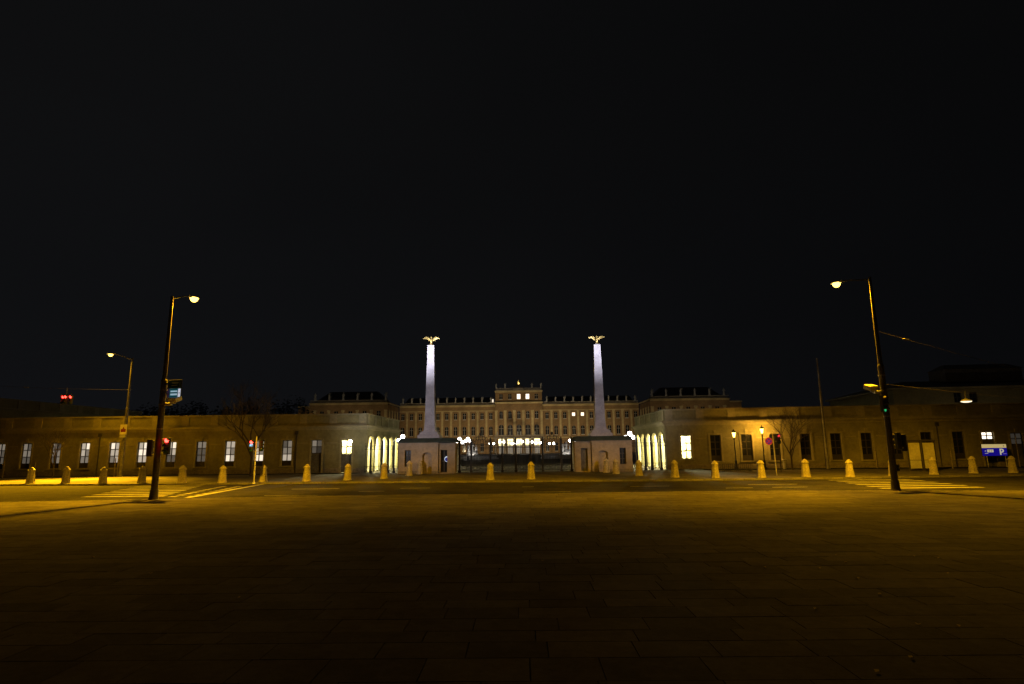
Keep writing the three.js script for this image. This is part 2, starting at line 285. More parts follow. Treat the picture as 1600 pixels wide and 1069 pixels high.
    if (w.door) {
      part('door', [bx(c - h, c - 0.006, w.y0 + 0.02, w.door, -0.25, -0.18), bx(c + 0.006, c + h, w.y0 + 0.02, w.door, -0.25, -0.18), ...[-1, 1].flatMap((q) => [0.35, 1.15].map((yy) => rb(c + q * h / 2 - h * 0.33, c + q * h / 2 + h * 0.33, w.y0 + yy, w.y0 + yy + 0.6, -0.19, -0.16, 0.008)))], M.door, root);
      windowUnit(root, c, w.door + 0.004, w.y1, w.w, -0.2, 2, (a, b) => w.see ? M.glass : lit[w.lv[(a + 2 * b) % w.lv.length]]);
    } else windowUnit(root, c, w.y0, w.y1, w.w, -0.2, 3, (a, b) => w.see ? M.glass : w.lv ? lit[w.lv[(a * 3 + b) % w.lv.length]] : M.dark, { apron: w.see ? 0 : 0.5 });
  });
  const us = W.map((w) => w.u).sort((a, b) => a - b);
  for (let i = 0; i + 1 < us.length; i++) if (us[i + 1] - us[i] > 2.4) part('impost_band', rb(X(us[i] + 1.05), X(us[i + 1] - 1.05), 3.3, 3.42, 0.004, 0.05, 0.01), M.trim, root);
  for (const px of pipes) { const u = uOf(px); part('downpipe', [bar([X(u), 0.1, 0.1], [X(u), 4.7, 0.1], 0.06, 0.06, 8), rb(X(u) - 0.16, X(u) + 0.16, 4.35, 4.75, 0.0701, 0.28, 0.03)], M.mast, root); }
  // corridor lamps
  for (const w of [2.6, 8.8, 15]) {
    const f = part('corridor_lamp', [bar([X(2.2), 4.1, -w], [X(2.2), 4.8, -w], 0.012)], M.iron, arc); part('globe', ball(0.17, X(2.2), 3.95, -w, 8), glow([1, 0.93, 0.62], 5), arc);
    lamp(arc, [X(2.2), 3.95, -w], [1, 0.92, 0.5], 250, 0.15);
  }
  return { root, uOf, X };
}
const std = (px, lv) => ({ px, w: 1.12, y0: 0.9, y1: 3.72, lv });
const cl = D(572, 705, 67.2), cr = D(1041, 705, 66.8); cl.y = cr.y = 0;
const leftWing = wing(-1, cl, 0.0, 56, [
  std(-45, [1, 2, 1, 1, 2, 2]), std(0, [1, 2, 2, 1, 1, 2]), std(41, [1, 2, 2, 1, 2, 1]), std(87, [1, 2, 2, 2, 2, 1]), std(132, [2, 3, 3, 2, 2, 4]), std(178, [2, 3, 4, 3, 3, 3]), std(222, [3, 4, 3, 3, 4, 4]), std(267, [1, 2, 3, 1, 3, 4]), std(314, [1, 1, 2, 1, 1, 2]), std(359, [4, 3, 3, 3, 2, 3]), std(404, [4, 3, 2, 4, 2, 3]), std(448, [3, 2, 1, 3, 2, 2]),
  { px: 494, w: 1.2, y0: 0.05, y1: 3.72, door: 2.2, lv: [1, 0, 2, 1] }, { px: 541, w: 1.2, y0: 0.05, y1: 3.72, door: 2.1, see: true },
], [155, 463], 'long low street wing with rows of dimly lit windows left of the obelisk gate');
const rightWing = wing(1, cr, -0.09, 50, [
  { ...std(1073), see: true, y0: 1.15 }, std(1119), std(1168), std(1212), std(1260), std(1308), std(1356), std(1403), std(1450), std(1500), { px: 1547, w: 1.2, y0: 0.05, y1: 3.65, door: 2.85, lv: [5, 5, 5, 5] }, { px: 1592, w: 1.2, y0: 0.05, y1: 3.5, door: 2.3, lv: [0, 0] }, std(1640), std(1690),
], [1468], 'long low street wing with dark windows beside the two glowing lanterns');

for (const [w, s, U] of [[leftWing, -1, 56], [rightWing, 1, 50]]) { const g = w.root, o = setting('lawn_strip', bx(s * 0.6, s * U, -0.1, 0.05, 0.1, s > 0 ? 2.3 : 1.3), M.lawn); o.position.copy(g.position); o.rotation.y = g.rotation.y; }
// ================================================================ GATE: guard houses, obelisks, eagles, railings
const GZ = -65;
function eagle(p, turn, label) {
  const t = thing('eagle_statue', label, 'statue', p, turn, 'gilded eagles on the obelisks');
  const body = lathe([[0.001, 0], [0.17, 0.02], [0.2, 0.06], [0.12, 0.13], [0.13, 0.25], [0.17, 0.42], [0.17, 0.55], [0.12, 0.66], [0.075, 0.74], [0.08, 0.8], [0.085, 0.86], [0.06, 0.92], [0.001, 0.94]], 14);
  const beak = new THREE.ConeGeometry(0.035, 0.13, 8); beak.rotateZ(-1.9); beak.translate(0.12, 0.84, 0.03);
  part('body', [body, beak, bar([-0.06, 0.02, 0.05], [-0.07, 0.22, 0.02], 0.05, 0.06, 8), bar([0.06, 0.02, 0.05], [0.07, 0.22, 0.02], 0.05, 0.06, 8), (() => { const g = frustum(0.16, 0.05, 0.3, 0.05, -0.3, 0.0); g.rotateX(0.6); g.translate(0, 0.28, -0.13); return g; })()], M.gold, t);
  for (const s of [-1, 1]) {
    const sh = new THREE.Shape(), pt = [[0.08, 0.56], [0.2, 0.72], [0.34, 0.86], [0.5, 0.9], [0.7, 0.84], [0.88, 0.74], [0.92, 0.66], [0.82, 0.69], [0.78, 0.64], [0.68, 0.69], [0.62, 0.61], [0.54, 0.66], [0.46, 0.53], [0.38, 0.58], [0.29, 0.44], [0.19, 0.47], [0.08, 0.38]];
    pt.forEach(([x, y], i) => i ? sh.lineTo(s * x, y) : sh.moveTo(s * x, y));
    const g = new THREE.ExtrudeGeometry(sh, { depth: 0.05, bevelEnabled: true, bevelSize: 0.015, bevelThickness: 0.02, bevelSegments: 1, steps: 1 }); g.translate(0, 0, -0.06);
    const q = g.attributes.position; for (let i = 0; i < q.count; i++) q.setZ(i, q.getZ(i) + 0.25 * Math.pow(Math.abs(q.getX(i)), 1.5)); g.deleteAttribute('normal'); g.computeVertexNormals();
    part('wing', [g, bar([s * 0.1, 0.5, 0], [s * 0.46, 0.86, 0.08], 0.07, 0.04, 8)], M.gold, t);
  }
  return t;
}
function guardHouse(px, s, label, oLabel, eLabel, topPx) {          // s: side on which the narrow section lies (towards the gate)
  const c = D(px, 705, -GZ), t = thing('guard_house', label, 'guard house', [c.x, 0, GZ]);
  const X0 = s > 0 ? -2.98 : -1.22, X1 = s > 0 ? 1.22 : 2.98;
  const win = -s * 2.0, niche = 0.05 * s;
  const sh = rect(X0, X1, 0, 3.1); sh.holes.push(rect(win - 0.33, win + 0.33, 0.75, 2.45, THREE.Path), archPath(niche, 1.0, 0.02, 1.85, THREE.Path, 0.7));
  part('front_wall', slabShape(sh, 1.8, 2.1), M.guard, t);
  part('body', bx(X0 + 0.003, X1 - 0.003, 0, 3.1, -2.4, 1.62), M.guard, t);
  part('niche_back', slabShape(archPath(niche, 1.0, 0.02, 1.85, THREE.Shape, 0.7), 1.63, 1.7), M.guard, t);
  windowUnit(t, win, 0.75, 2.45, 0.66, 1.72, 3, () => M.dark);
  const N0 = s > 0 ? 1.24 : -2.98, N1 = s > 0 ? 2.98 : -1.24, nc = s > 0 ? 1.78 : -2.0;
  const sn = rect(N0, N1, 0, 3.06); sn.holes.push(rect(nc - 0.36, nc + 0.36, 0.1, 2.45, THREE.Path));
  part('narrow_wall', slabShape(sn, 1.5, 1.85), M.guard, t);
  part('narrow_body', bx(N0 + 0.003, N1 - 0.003, 0, 3.06, -2.2, 1.3), M.guard, t);
  if (s > 0) windowUnit(t, nc, 0.1, 2.45, 0.72, 1.42, 2, () => M.dark); else part('door', [bx(nc - 0.36, nc + 0.36, 0.1, 2.45, 1.36, 1.44), rb(nc - 0.25, nc + 0.25, 0.35, 1.1, 1.42, 1.47, 0.01), rb(nc - 0.25, nc + 0.25, 1.3, 2.3, 1.42, 1.47, 0.01)], M.door, t);
  part('plinth', [rb(X0 - 0.05, niche - 0.52, 0, 0.3, 2.104, 2.17), rb(niche + 0.52, X1 + 0.05, 0, 0.3, 2.104, 2.17)], M.plinth, t);
  part('cornice', [rb(X0 - 0.12, X1 + 0.06, 3.1, 3.22, -2.5, 2.22), rb(N0 - 0.02, N1 + 0.1, 3.06, 3.18, -2.3, 1.97), rb(X0 - 0.04, X1 + 0.02, 2.78, 2.86, 2.104, 2.16, 0.01)], M.guard, t);
  const fr = frustum(6.25, 4.85, 5.5, 4.1, 3.3, 3.7); fr.translate(0, 0, -0.15);
  part('roof', [rb(-3.15, 3.15, 3.223, 3.32, -2.7, 2.32), fr], M.copper, t);
  part('downpipe', bar([s * 1.23, 0.05, 1.95], [s * 1.23, 3.1, 1.95], 0.05, 0.05, 8), M.mast, t);
  // obelisk on the roof
  const ob = thing('obelisk', oLabel, 'obelisk', [c.x, 3.72, GZ - 0.15], 0, 'stone obelisks on the gate');
  const H = hAt(topPx[0], topPx[1], GZ) - 3.72, y2 = hAt(px, 672.5, GZ) - 3.72;
  part('plinth', [rb(-1.2, 1.2, -0.02, 0.3, -1.2, 1.2, 0.03), rb(-1.08, 1.08, 0.303, 0.4, -1.08, 1.08, 0.03), rb(-1.0, 1.0, 0.403, 0.6, -1.0, 1.0, 0.03), rb(-0.86, 0.86, 0.603, 0.72, -0.86, 0.86, 0.04)], M.obelisk, ob);
  const shaft = []; const prof = [[0.72, 1.34], [0.9, 1.24], [1.2, 1.15], [1.6, 1.1], [2.1, 1.06], [H - 0.12, 0.72]]; const sc = Math.max(0.74, 1);
  for (let i = 0; i + 1 < prof.length; i++) shaft.push(frustum(prof[i][1] * sc, prof[i][1] * sc, prof[i + 1][1] * sc, prof[i + 1][1] * sc, prof[i][0], prof[i + 1][0]));
  part('shaft', shaft, M.obelisk, ob);
  part('cap', [rb(-0.38, 0.38, H - 0.118, H, -0.38, 0.38, 0.02), lathe([[0.3, H], [0.3, H + 0.05], [0.2, H + 0.1], [0.001, H + 0.1]], 16)], M.obelisk, ob);
  eagle([c.x, 3.72 + H + 0.1, GZ - 0.15], s > 0 ? 0.15 : -0.1, eLabel);
  return { c, top: 3.72 + H };
}
const gl = guardHouse(671.5, 1, 'guard house under the left obelisk with blue phone sign in its window', 'tall obelisk over the guard house with the blue sign in its window', 'gilded eagle with spread wings on the obelisk above the blue sign', [675, 540]);
const gr = guardHouse(939, -1, 'guard house with a dark panelled door under a floodlit obelisk', 'tall obelisk over the guard house with the dark panelled door', 'gilded eagle with spread wings on the obelisk above the panelled door', [934, 538.5]);
{ // small lit notice in the window of the left guard house
  const p = D(698, 717.5, -GZ - 1.9), t = thing('window_notice', 'round blue and white lit notice in the guard house window', 'notice', [p.x, p.y, GZ + 1.5]);
  const d1 = new THREE.CylinderGeometry(0.3, 0.3, 0.03, 20); d1.rotateX(Math.PI / 2); part('white_disc', d1, glow([0.75, 0.85, 1], 0.7), t);
  const d2 = new THREE.CylinderGeometry(0.2, 0.2, 0.03, 20); d2.rotateX(Math.PI / 2); d2.translate(-0.04, -0.04, 0.02); part('blue_disc', d2, glow([0.01, 0.02, 0.35], 0.5), t);
}
// railings
function railing(name, label, x0, x1, z, posts, top, ornate) {
  const t = thing(name, label, 'railing', [0, 0, z]);
  for (const x of posts) { const h = top + 0.45; part('post', [bx(x - 0.09, x + 0.09, 0, h, -0.09, 0.09), rb(x - 0.15, x + 0.15, 0, 0.25, -0.15, 0.15, 0.02), lathe([[0.13, 0], [0.13, 0.06], [0.05, 0.1], [0.1, 0.2], [0.001, 0.34]], 10).translate(x, h, 0)], M.iron, t); }
  for (const y of [0.22, 0.75, top - 0.35, top]) part('rail', bx(x0, x1, y - 0.025, y + 0.025, -0.03, 0.03), M.iron, t);
  const bars = []; for (let x = x0 + 0.08; x < x1; x += 0.165) { bars.push(bx(x - 0.013, x + 0.013, 0.06, top + 0.28, -0.013, 0.013)); const c = new THREE.ConeGeometry(0.035, 0.14, 4); c.translate(x, top + 0.35, 0); bars.push(c); }
  part('bars', bars, M.iron, t).userData.kind = 'stuff';
  const sc = []; for (let x = x0 + 0.25; x < x1 - 0.2; x += 0.42) { sc.push(ring(0.17, 0.018, x, 0.485, 0, 12), ring(0.09, 0.015, x, top - 0.17, 0, 10)); }
  for (const [x, w, hh] of ornate) { for (let k = -3; k <= 3; k++) { const q = k / 3; sc.push(ring(0.2 * (1.2 - Math.abs(q) * 0.6), 0.03, x + q * w / 2, top + 0.35 + hh * 0.5 * (1 - q * q), 0, 14), bar([x + q * w / 2, top, 0], [x + q * w / 3, top + 0.4 + hh * (1 - q * q), 0], 0.025)); } sc.push(ball(0.16, x, top + 0.4 + hh, 0, 6)); }
  part('scrollwork', sc, M.iron, t).userData.kind = 'stuff';
  return t;
}
const gx = (px) => D(px, 715, 65).x;
railing('gate_railing', 'black iron railing and gates spanning between the two guard houses', gl.c.x + 3.0, gr.c.x - 3.0, -65, [718, 736.5, 766, 784.7, 806, 828.6, 848, 877, 893].map(gx), 2.95, [[gx(751), 1.9, 0.75], [gx(863), 1.9, 0.75]]);
railing('side_railing', 'black iron railing before the lit arcade of the wing with dim windows', cl.x + 0.1, gl.c.x - 3.0, -66.2, [575, 593, 603, 612, 626].map(gx), 2.95, []);
railing('side_railing', 'black iron railing before the lit arcade beside the lanterns', gr.c.x + 3.0, cr.x - 0.1, -66.2, [990, 999, 1012, 1022, 1037].map(gx), 2.95, []);

// ================================================================ PALACE
const PX = D(811.5, 700, 265).x;
function statueGeo(k) {
  const a = lathe([[0.42, 0], [0.42, 0.5], [0.34, 0.55], [0.42, 0.6], [0.36, 1.0], [0.3, 1.5], [0.34, 1.9], [0.4, 2.2], [0.3, 2.42], [0.12, 2.5], [0.16, 2.6], [0.19, 2.75], [0.12, 2.92], [0.001, 2.96]], 10);
  const list = [a, bar([0.3, 2.25, 0], [0.6, k ? 2.7 : 1.7, 0.12], 0.11, 0.08), bar([-0.3, 2.25, 0], [-0.5, k ? 1.6 : 1.75, 0.2], 0.11, 0.08)];
  if (k) list.push(bar([0.62, 1.0, 0.12], [0.62, 3.1, 0.12], 0.035)); else list.push(bar([-0.5, 1.75, 0.2], [0.1, 1.7, 0.35], 0.08, 0.06));
  return ready(list);
}
const SG = [statueGeo(0), statueGeo(1)]; let sIdx = 0;
function statue(x, y, z, where, sc = 1) { const o = part('roof_statue', SG[sIdx++ % 2], M.marble); o.position.set(x, y, z); o.scale.setScalar(sc); tag(o, `small grey stone figure standing on the ${where}`, 'statue', `figures on the ${where}`); return o; }
{
  const t = thing('palace', 'wide yellow palace with pilasters, arched windows and balustraded roof behind the gate', 'building', [PX, 0, -265]);
  const bay = 3.95, HW = 53.6, m = (c, r, o) => mat(c, r, o);
  const wall = m([0.36, 0.225, 0.10], 0.95, { map: T.plaster }), pil = m([0.66, 0.52, 0.26], 0.95, { map: T.plaster });
  const wmat = M.dark;
  const palaceWin = (x, y0, y1, w, z, arched, pm = wmat) => {
    const h = y1 - y0, g = arched ? [slabShape(archPath(x, w, y0, y1 - w / 2, THREE.Shape), z - 0.3, z - 0.22)] : [bx(x - w / 2, x + w / 2, y0, y1, z - 0.3, z - 0.22)];
    const fr = part('window', [bx(x - 0.05, x + 0.05, y0, y1 - 0.02, z - 0.219, z - 0.16), bx(x - w / 2 + 0.01, x - 0.05, y0 + h * 0.62, y0 + h * 0.62 + 0.1, z - 0.219, z - 0.16), bx(x + 0.05, x + w / 2 - 0.01, y0 + h * 0.62, y0 + h * 0.62 + 0.1, z - 0.219, z - 0.16), bx(x - w / 2, x + w / 2, y0 - 0.25, y0, z - 0.22, z + 0.12)], M.whiteFrame, t);
    part('pane', g, pm, fr); return fr;
  };
  const facade = (name, x0, x1, z, xs, top, opts = {}) => {
    const sh = rect(x0, x1, 0, top); const list = [];
    for (const x of xs) for (const [y0, y1, w, ar, pm] of opts.rows(x)) { sh.holes.push(ar ? archPath(x, w, y0, y1 - w / 2) : rect(x - w / 2, x + w / 2, y0, y1, THREE.Path)); list.push([x, y0, y1, w, z, ar, pm]); }
    part(name, slabShape(sh, z - 0.5, z), wall, t); part('inner_block', bx(x0 + 0.1, x1 - 0.1, 0, top - 0.1, z - 16, z - 0.52), wall, t);
    list.forEach((a) => palaceWin(...a));
  };
  const pilaster = (x, z, y0, y1, w = 0.85) => part('pilaster', [bx(x - w / 2, x + w / 2, y0, y1 - 0.7, z + 0.004, z + 0.26), rb(x - w * 0.68, x + w * 0.68, y1 - 0.7, y1, z + 0.004, z + 0.38, 0.05), rb(x - w * 0.62, x + w * 0.62, y0 - 0.4, y0, z + 0.004, z + 0.34, 0.05)], pil, t);
  const balustrade = (x0, x1, z, y, ax = 'x') => { const g = []; g.push(bx(x0, x1, y + 0.9, y + 1.08, z - 0.16, z + 0.16), bx(x0, x1, y, y + 0.2, z - 0.16, z + 0.16)); for (let x = x0 + 0.2; x < x1; x += 0.42) g.push(cyl(0.09, 0.09, y + 0.2, y + 0.9, x, z, 5)); part('balustrade', g, M.stone, t); };
  const cornice = (x0, x1, z, y, dz = 0.7) => part('cornice', [rb(x0 - 0.1, x1 + 0.1, y - 0.85, y - 0.4, z + 0.004, z + 0.35, 0.04), rb(x0 - 0.25, x1 + 0.25, y - 0.4, y, z - 0.3, z + dz, 0.06)], pil, t);
  // long flanking facades (11 bays each side of the centre)
  const litUp = new Set([3, 4]);
  for (const s of [-1, 1]) {
    const xs = []; for (let i = 0; i < 11; i++) xs.push(s * (10.4 + bay * (i + 0.55)));
    const a = s > 0 ? 10.45 : -HW, b = s > 0 ? HW : -10.45;
    facade('flank_wall', a, b, 0, xs, 20.8, { rows: (x) => { const i = xs.indexOf(x), on = s > 0 && litUp.has(i); return [[1.0, 4.6, 1.5, false, wmat], [8.1, 12.0, 1.6, true, wmat], on ? [16.3, 17.7, 1.3, false, lit[5]] : [15.2, 17.9, 1.45, false, wmat]]; } });
    for (let i = 0; i <= 11; i++) { const x = s * (10.4 + bay * (i + 0.05)); if (Math.abs(x) < HW && Math.abs(x) > 10.8) pilaster(x, 0, 7.9, 18.7); }
    part('string_course', rb(a, b, 6.6, 7.1, 0.004, 0.35, 0.05), pil, t);
    part('frieze_band', bx(a, b, 18.72, 19.1, 0.004, 0.14), pil, t);
    cornice(a + 0.2, b - 0.2, 0, 21.6); balustrade(a + 0.3, b - 0.3, 0.25, 21.6);
    for (let i = 0; i < 11; i++) statue(PX + s * (10.4 + bay * (i + 0.55)), 22.7, -264.75, 'long palace balustrade beside the raised centre', 0.85);
    const rg = frustum(HW - 12, 17, HW - 16, 3, 21.0, 25.6); rg.translate((a + b) / 2, 0, -9); part('roof', rg, M.roof, t);
  }
  // raised centre
  {
    const xs = [-2, -1, 0, 1, 2].map((i) => i * bay), z = 1.6;
    facade('centre_wall', -10.4, 10.4, z, xs, 21.8, { rows: () => [[3.6, 6.4, 2.5, false, glow([1, 0.88, 0.45], 2.4)], [0.3, 3.2, 2.3, false, lit[2]], [8.1, 12.6, 2.2, true, wmat], [15.3, 18.6, 1.5, true, wmat]] });
    for (let i = 0; i <= 5; i++) pilaster((i - 2.5) * bay * 1.02, z, 7.9, 19.0, 1.0);
    part('balcony', [rb(-11.2, 11.2, 6.7, 7.1, z + 0.004, z + 2.4, 0.06), bx(-11.0, 11.0, 7.9, 8.05, z + 2.1, z + 2.3)], M.stone, t);
    for (let x = -10.9; x <= 10.9; x += 0.5) part('baluster', cyl(0.1, 0.1, 7.1, 7.9, x, z + 2.2, 5), M.stone, t);
    for (const x of [-10.4, -6, -2, 2, 6, 10.4]) part('column', [cyl(0.42, 0.36, 0, 6.3, x, z + 1.9, 12), rb(x - 0.55, x + 0.55, 6.3, 6.7, z + 1.4, z + 2.4, 0.04)], M.stone, t);
    cornice(-10.5, 10.5, z, 22.7);
    facade('attic_wall', -10.4, 10.4, z - 0.4, xs, 27.3, { rows: (x) => [[24.0, 26.2, 1.5, false, x === 0 || x === bay ? lit[5] : wmat]] });
    cornice(-10.5, 10.5, z - 0.4, 27.8, 0.5); balustrade(-10.3, 10.3, z - 0.1, 27.8);
    for (const x of [-10, -6, 6, 10]) statue(PX + x, 28.9, -263.5, 'raised central storey of the palace', 0.75);
    part('crest', [lathe([[2.7, 27.7], [2.7, 28.6], [2.4, 29.4], [1.5, 30.1], [0.5, 30.4], [0.001, 30.4]], 20).translate(0, 0, z - 2.8)], M.stone, t);
    const rg = frustum(19, 13, 13, 6, 27.2, 29.4); rg.translate(0, 0, -8.2); part('roof', rg, M.roof, t);
    for (const x of [-10.4 + 0.8, -bay, -0.6, 0.7, bay * 1.75]) { const o = statue(PX + x, 8.06, -265 + z + 2.2, 'palace balcony over the lit doors', 0.55); o.material = M.marble; }
  }
  // projecting side wings
  for (const s of [-1, 1]) {
    const x0 = s > 0 ? HW + 0.4 : -HW - 33, x1 = s > 0 ? HW + 33 : -HW - 0.4, z = 21.5, xs = []; for (let i = 0; i < 5; i++) xs.push(s * (HW + 4.2 + 5.9 * i));
    facade('wing_wall', x0, x1, z, xs, 20.9, { rows: () => [[1.0, 4.6, 1.6, false, wmat], [8.1, 12.0, 1.7, true, wmat], [15.6, 18.2, 1.6, false, wmat]] });
    for (let i = 0; i <= 5; i++) pilaster(s * (HW + 1.3 + 5.9 * i), z, 7.9, 18.7, 1.0);
    cornice(x0 + 0.2, x1 - 0.2, z, 21.7); balustrade(x0 + 0.3, x1 - 0.3, z + 0.2, 21.7);
    for (let i = 0; i < 6; i++) statue(PX + s * (HW + 1.3 + 5.9 * i), 22.8, -265 + z + 0.2, 'balustrade of the projecting palace wings', 1.05);
    // side facing the court
    const xi = s * (HW + 0.4);
    part('court_side_wall', bx(xi, xi + s * 0.5, 0, 20.85, 0.2, z - 0.503), wall, t);
    for (let i = 0; i < 4; i++) { part('pilaster', bx(xi - s * 0.25, xi - s * 0.004, 7.9, 18.7, 2.2 + i * 5.4, 3.2 + i * 5.4), pil, t); for (const [y0, y1] of [[8.1, 12], [15.6, 18.2]]) part('window', bx(xi - s * 0.02, xi + s * 0.2, y0, y1, 4.2 + i * 5.0, 5.7 + i * 5.0), wmat, t); }
    part('cornice', rb(xi - s * 0.6, xi + s * 0.3, 21.2, 21.6, 0.75, z - 0.35, 0.05), pil, t);
    const rg = frustum(31, 19, 20, 4, 21.2, 27); rg.translate(s * (HW + 17), 0, z - 10); part('roof', rg, M.roof, t);
    const ex = s > 0 ? [x1 + 0.1, x1 + 6] : [x0 - 6, x0 - 0.1]; part('end_block', bx(ex[0], ex[1], 0, 20.2, 4, 18), wall, t); part('end_cornice', rb(ex[0] - 0.2, ex[1] + 0.2, 20.2, 20.7, 3.7, 18.4, 0.05), pil, t);
  }
  const gs = thing('rooftop_emblem', 'small lit gilded emblem crowning the centre of the palace roof', 'statue', [PX, 30.4, -266.2]);
  part('figure', [lathe([[0.7, 0], [0.75, 0.2], [0.45, 0.5], [0.5, 0.9], [0.3, 1.4], [0.12, 1.9], [0.001, 2.5]], 12), bar([-0.3, 0.9, 0], [-0.75, 1.3, 0], 0.12, 0.05), bar([0.3, 0.9, 0], [0.75, 1.3, 0], 0.12, 0.05)], M.gold, gs);
  const ul = part('uplight', rb(-0.2, 0.2, -0.02, 0.16, 1.3, 1.6, 0.03), M.iron, gs); part('lens', bx(-0.15, 0.15, 0.161, 0.18, 1.35, 1.55), glow(WARM, 3), ul); spot(gs, [0, 0.25, 1.45], [0, 1.4, 0], [1, 0.85, 0.5], 150, 0.6, 0.8, 0.1);
  const dm = thing('roof_dormer', 'small dormer with one lit pane on the palace roof slope', 'dormer', [D(769, 627, 268).x, 22.2, -266]);
  part('cheeks', [bx(-0.9, 0.9, 0, 2.2, -2, 0), frustum(2.2, 2.6, 0.3, 2.0, 2.2, 3.0).translate(0, 0, -1)], M.roof, dm); part('pane', bx(0.05, 0.75, 0.5, 2.0, 0.004, 0.04), lit[4], dm);
  // ground floodlights that wash the facade
  const fx = [-78, -62, -45, -27, -9, 9, 27, 45, 62, 78];
  for (const x of fx) {
    const far = Math.abs(x) > 58, z0 = far ? -212 : -226, f = thing('ground_floodlight', 'low black floodlight box in the courtyard aimed at the palace', 'floodlight', [PX + x, 0, z0], 0, 'courtyard floodlights');
    part('stand', [rb(-0.3, 0.3, -0.02, 0.06, -0.2, 0.2, 0.02), bar([-0.25, 0.05, 0], [-0.25, 0.4, 0], 0.03), bar([0.25, 0.05, 0], [0.25, 0.4, 0], 0.03)], M.iron, f);
    const hd = part('housing', rb(-0.24, 0.24, 0.25, 0.6, -0.1, 0.15, 0.04), M.iron, f); part('lens', bx(-0.19, 0.19, 0.29, 0.56, -0.125, -0.101), glow(WARM, 4), hd);
    spot(f, [0, 0.44, -0.2], [0, 11, -38], [1, 0.77, 0.43], far ? 320 : 1050 - 11 * Math.abs(x), 0.75, 0.9, 0.2);
  }
}
// ================================================================ COURTYARD: candelabra, fountains
function candelabra(p, n, label, group, cd, sc = 1, gi = 22) {
  const t = thing('candelabra', label, 'street lamp', [p.x, 0, p.z], rr(0, 1), group), h = p.y;
  part('post', [lathe([[0.3, 0], [0.3, 0.12], [0.16, 0.3], [0.12, 0.9], [0.06, 1.1], [0.05, h - 0.5], [0.09, h - 0.42], [0.05, h - 0.3], [0.001, h - 0.28]], 12)], M.iron, t);
  for (let i = 0; i < n; i++) {
    const top = i === n - 1 && n > 2, a = i / (top ? n : n - (n > 2 ? 1 : 0)) * Math.PI * 2, R = top ? 0 : 0.46 * sc, y = top ? h + 0.25 : h - 0.18;
    const arm = part('arm', [bar([0, h - 0.5, 0], [R * Math.cos(a), y - 0.25, R * Math.sin(a)], 0.03), cyl(0.09, 0.05, y - 0.27, y - 0.19, R * Math.cos(a), R * Math.sin(a), 10)], M.iron, t);
    part('globe', ball(0.22 * sc, R * Math.cos(a), y, R * Math.sin(a), 8), glow(WHITE, gi), arm);
    if (cd) lamp(t, [R * Math.cos(a), y, R * Math.sin(a)], WHITE, cd, 0.2);
  }
  return t;
}
const at = (px, py, d) => D(px, py, d);
candelabra(at(629, 686, 66.9), 4, 'candelabra with white globes between the dim windowed wing and its guard house', 'candelabra flanking the gate', 11, 1.05);
candelabra(at(984, 681, 66.9), 4, 'candelabra with white globes between the lanterns wing and its guard house', 'candelabra flanking the gate', 11, 1.05);
for (const [px, py, d, n] of [[718, 689, 82, 3], [895.5, 686.5, 82, 2]]) candelabra(at(px, py, d), n, 'candelabra with white globes just inside the iron gates', 'candelabra in the courtyard', 10, 1.0);
for (const [px, py, d, n] of [[731, 687.5, 128, 3], [862, 692, 150, 2], [768.5, 692.5, 160, 2]]) candelabra(at(px, py, d), n, 'candelabra with white globes out in the courtyard before the palace', 'candelabra in the courtyard', 40, 1.3);
for (const [px, py] of [[784, 690], [803, 692.5], [813, 689.5], [828, 690], [841, 691.5]]) candelabra(at(px, py, 238), 2, 'candelabra with white globes at the palace door', 'candelabra at the palace door', 55, 2.0);
for (const [px, wh] of [[738, 'opposite the dim windowed wing'], [885, 'on the lantern side']]) {
  const p = at(px, 705, 142), t = thing('fountain', `round stone fountain with a pale figure group in the courtyard ${wh}`, 'fountain', [p.x, 0, p.z], 0, 'courtyard fountains');
  part('basin', [lathe([[6.2, -0.02], [6.2, 0.2], [5.9, 0.3], [5.8, 0.7], [6.1, 0.8], [6.1, 0.95], [5.5, 0.95], [5.4, 0.5], [5.4, -0.02]], 40)], M.marble, t);
  part('water', cyl(5.42, 5.42, 0.3, 0.5, 0, 0, 32), M.water, t);
  const rock = new THREE.IcosahedronGeometry(1.5, 2); const q = rock.attributes.position; for (let i = 0; i < q.count; i++) { const k = 1 + 0.2 * Math.sin(q.getX(i) * 5 + q.getY(i) * 7) * Math.cos(q.getZ(i) * 4); q.setXYZ(i, q.getX(i) * k, q.getY(i) * 0.75 * k + 1.0, q.getZ(i) * k); } rock.computeVertexNormals();
  part('rock', rock, M.marble, t);
  for (const [x, z, y, a] of [[0, 0.2, 1.5, 0], [-0.9, 0.5, 0.9, 1], [0.95, 0.4, 0.8, 2]]) { const f = part('figure', SG[a % 2], M.marble, t); f.position.set(x, y, z); f.scale.setScalar(0.85); f.rotation.y = a; }
  const ul = part('uplight', rb(-0.2, 0.2, 0.5, 0.75, 3.4, 3.7, 0.04), M.iron, t); part('lens', bx(-0.15, 0.15, 0.751, 0.77, 3.45, 3.65), glow(WHITE, 4), ul); spot(t, [0, 0.85, 3.5], [0, 2.4, 0], WHITE, 45, 0.75, 0.9, 0.15);
}

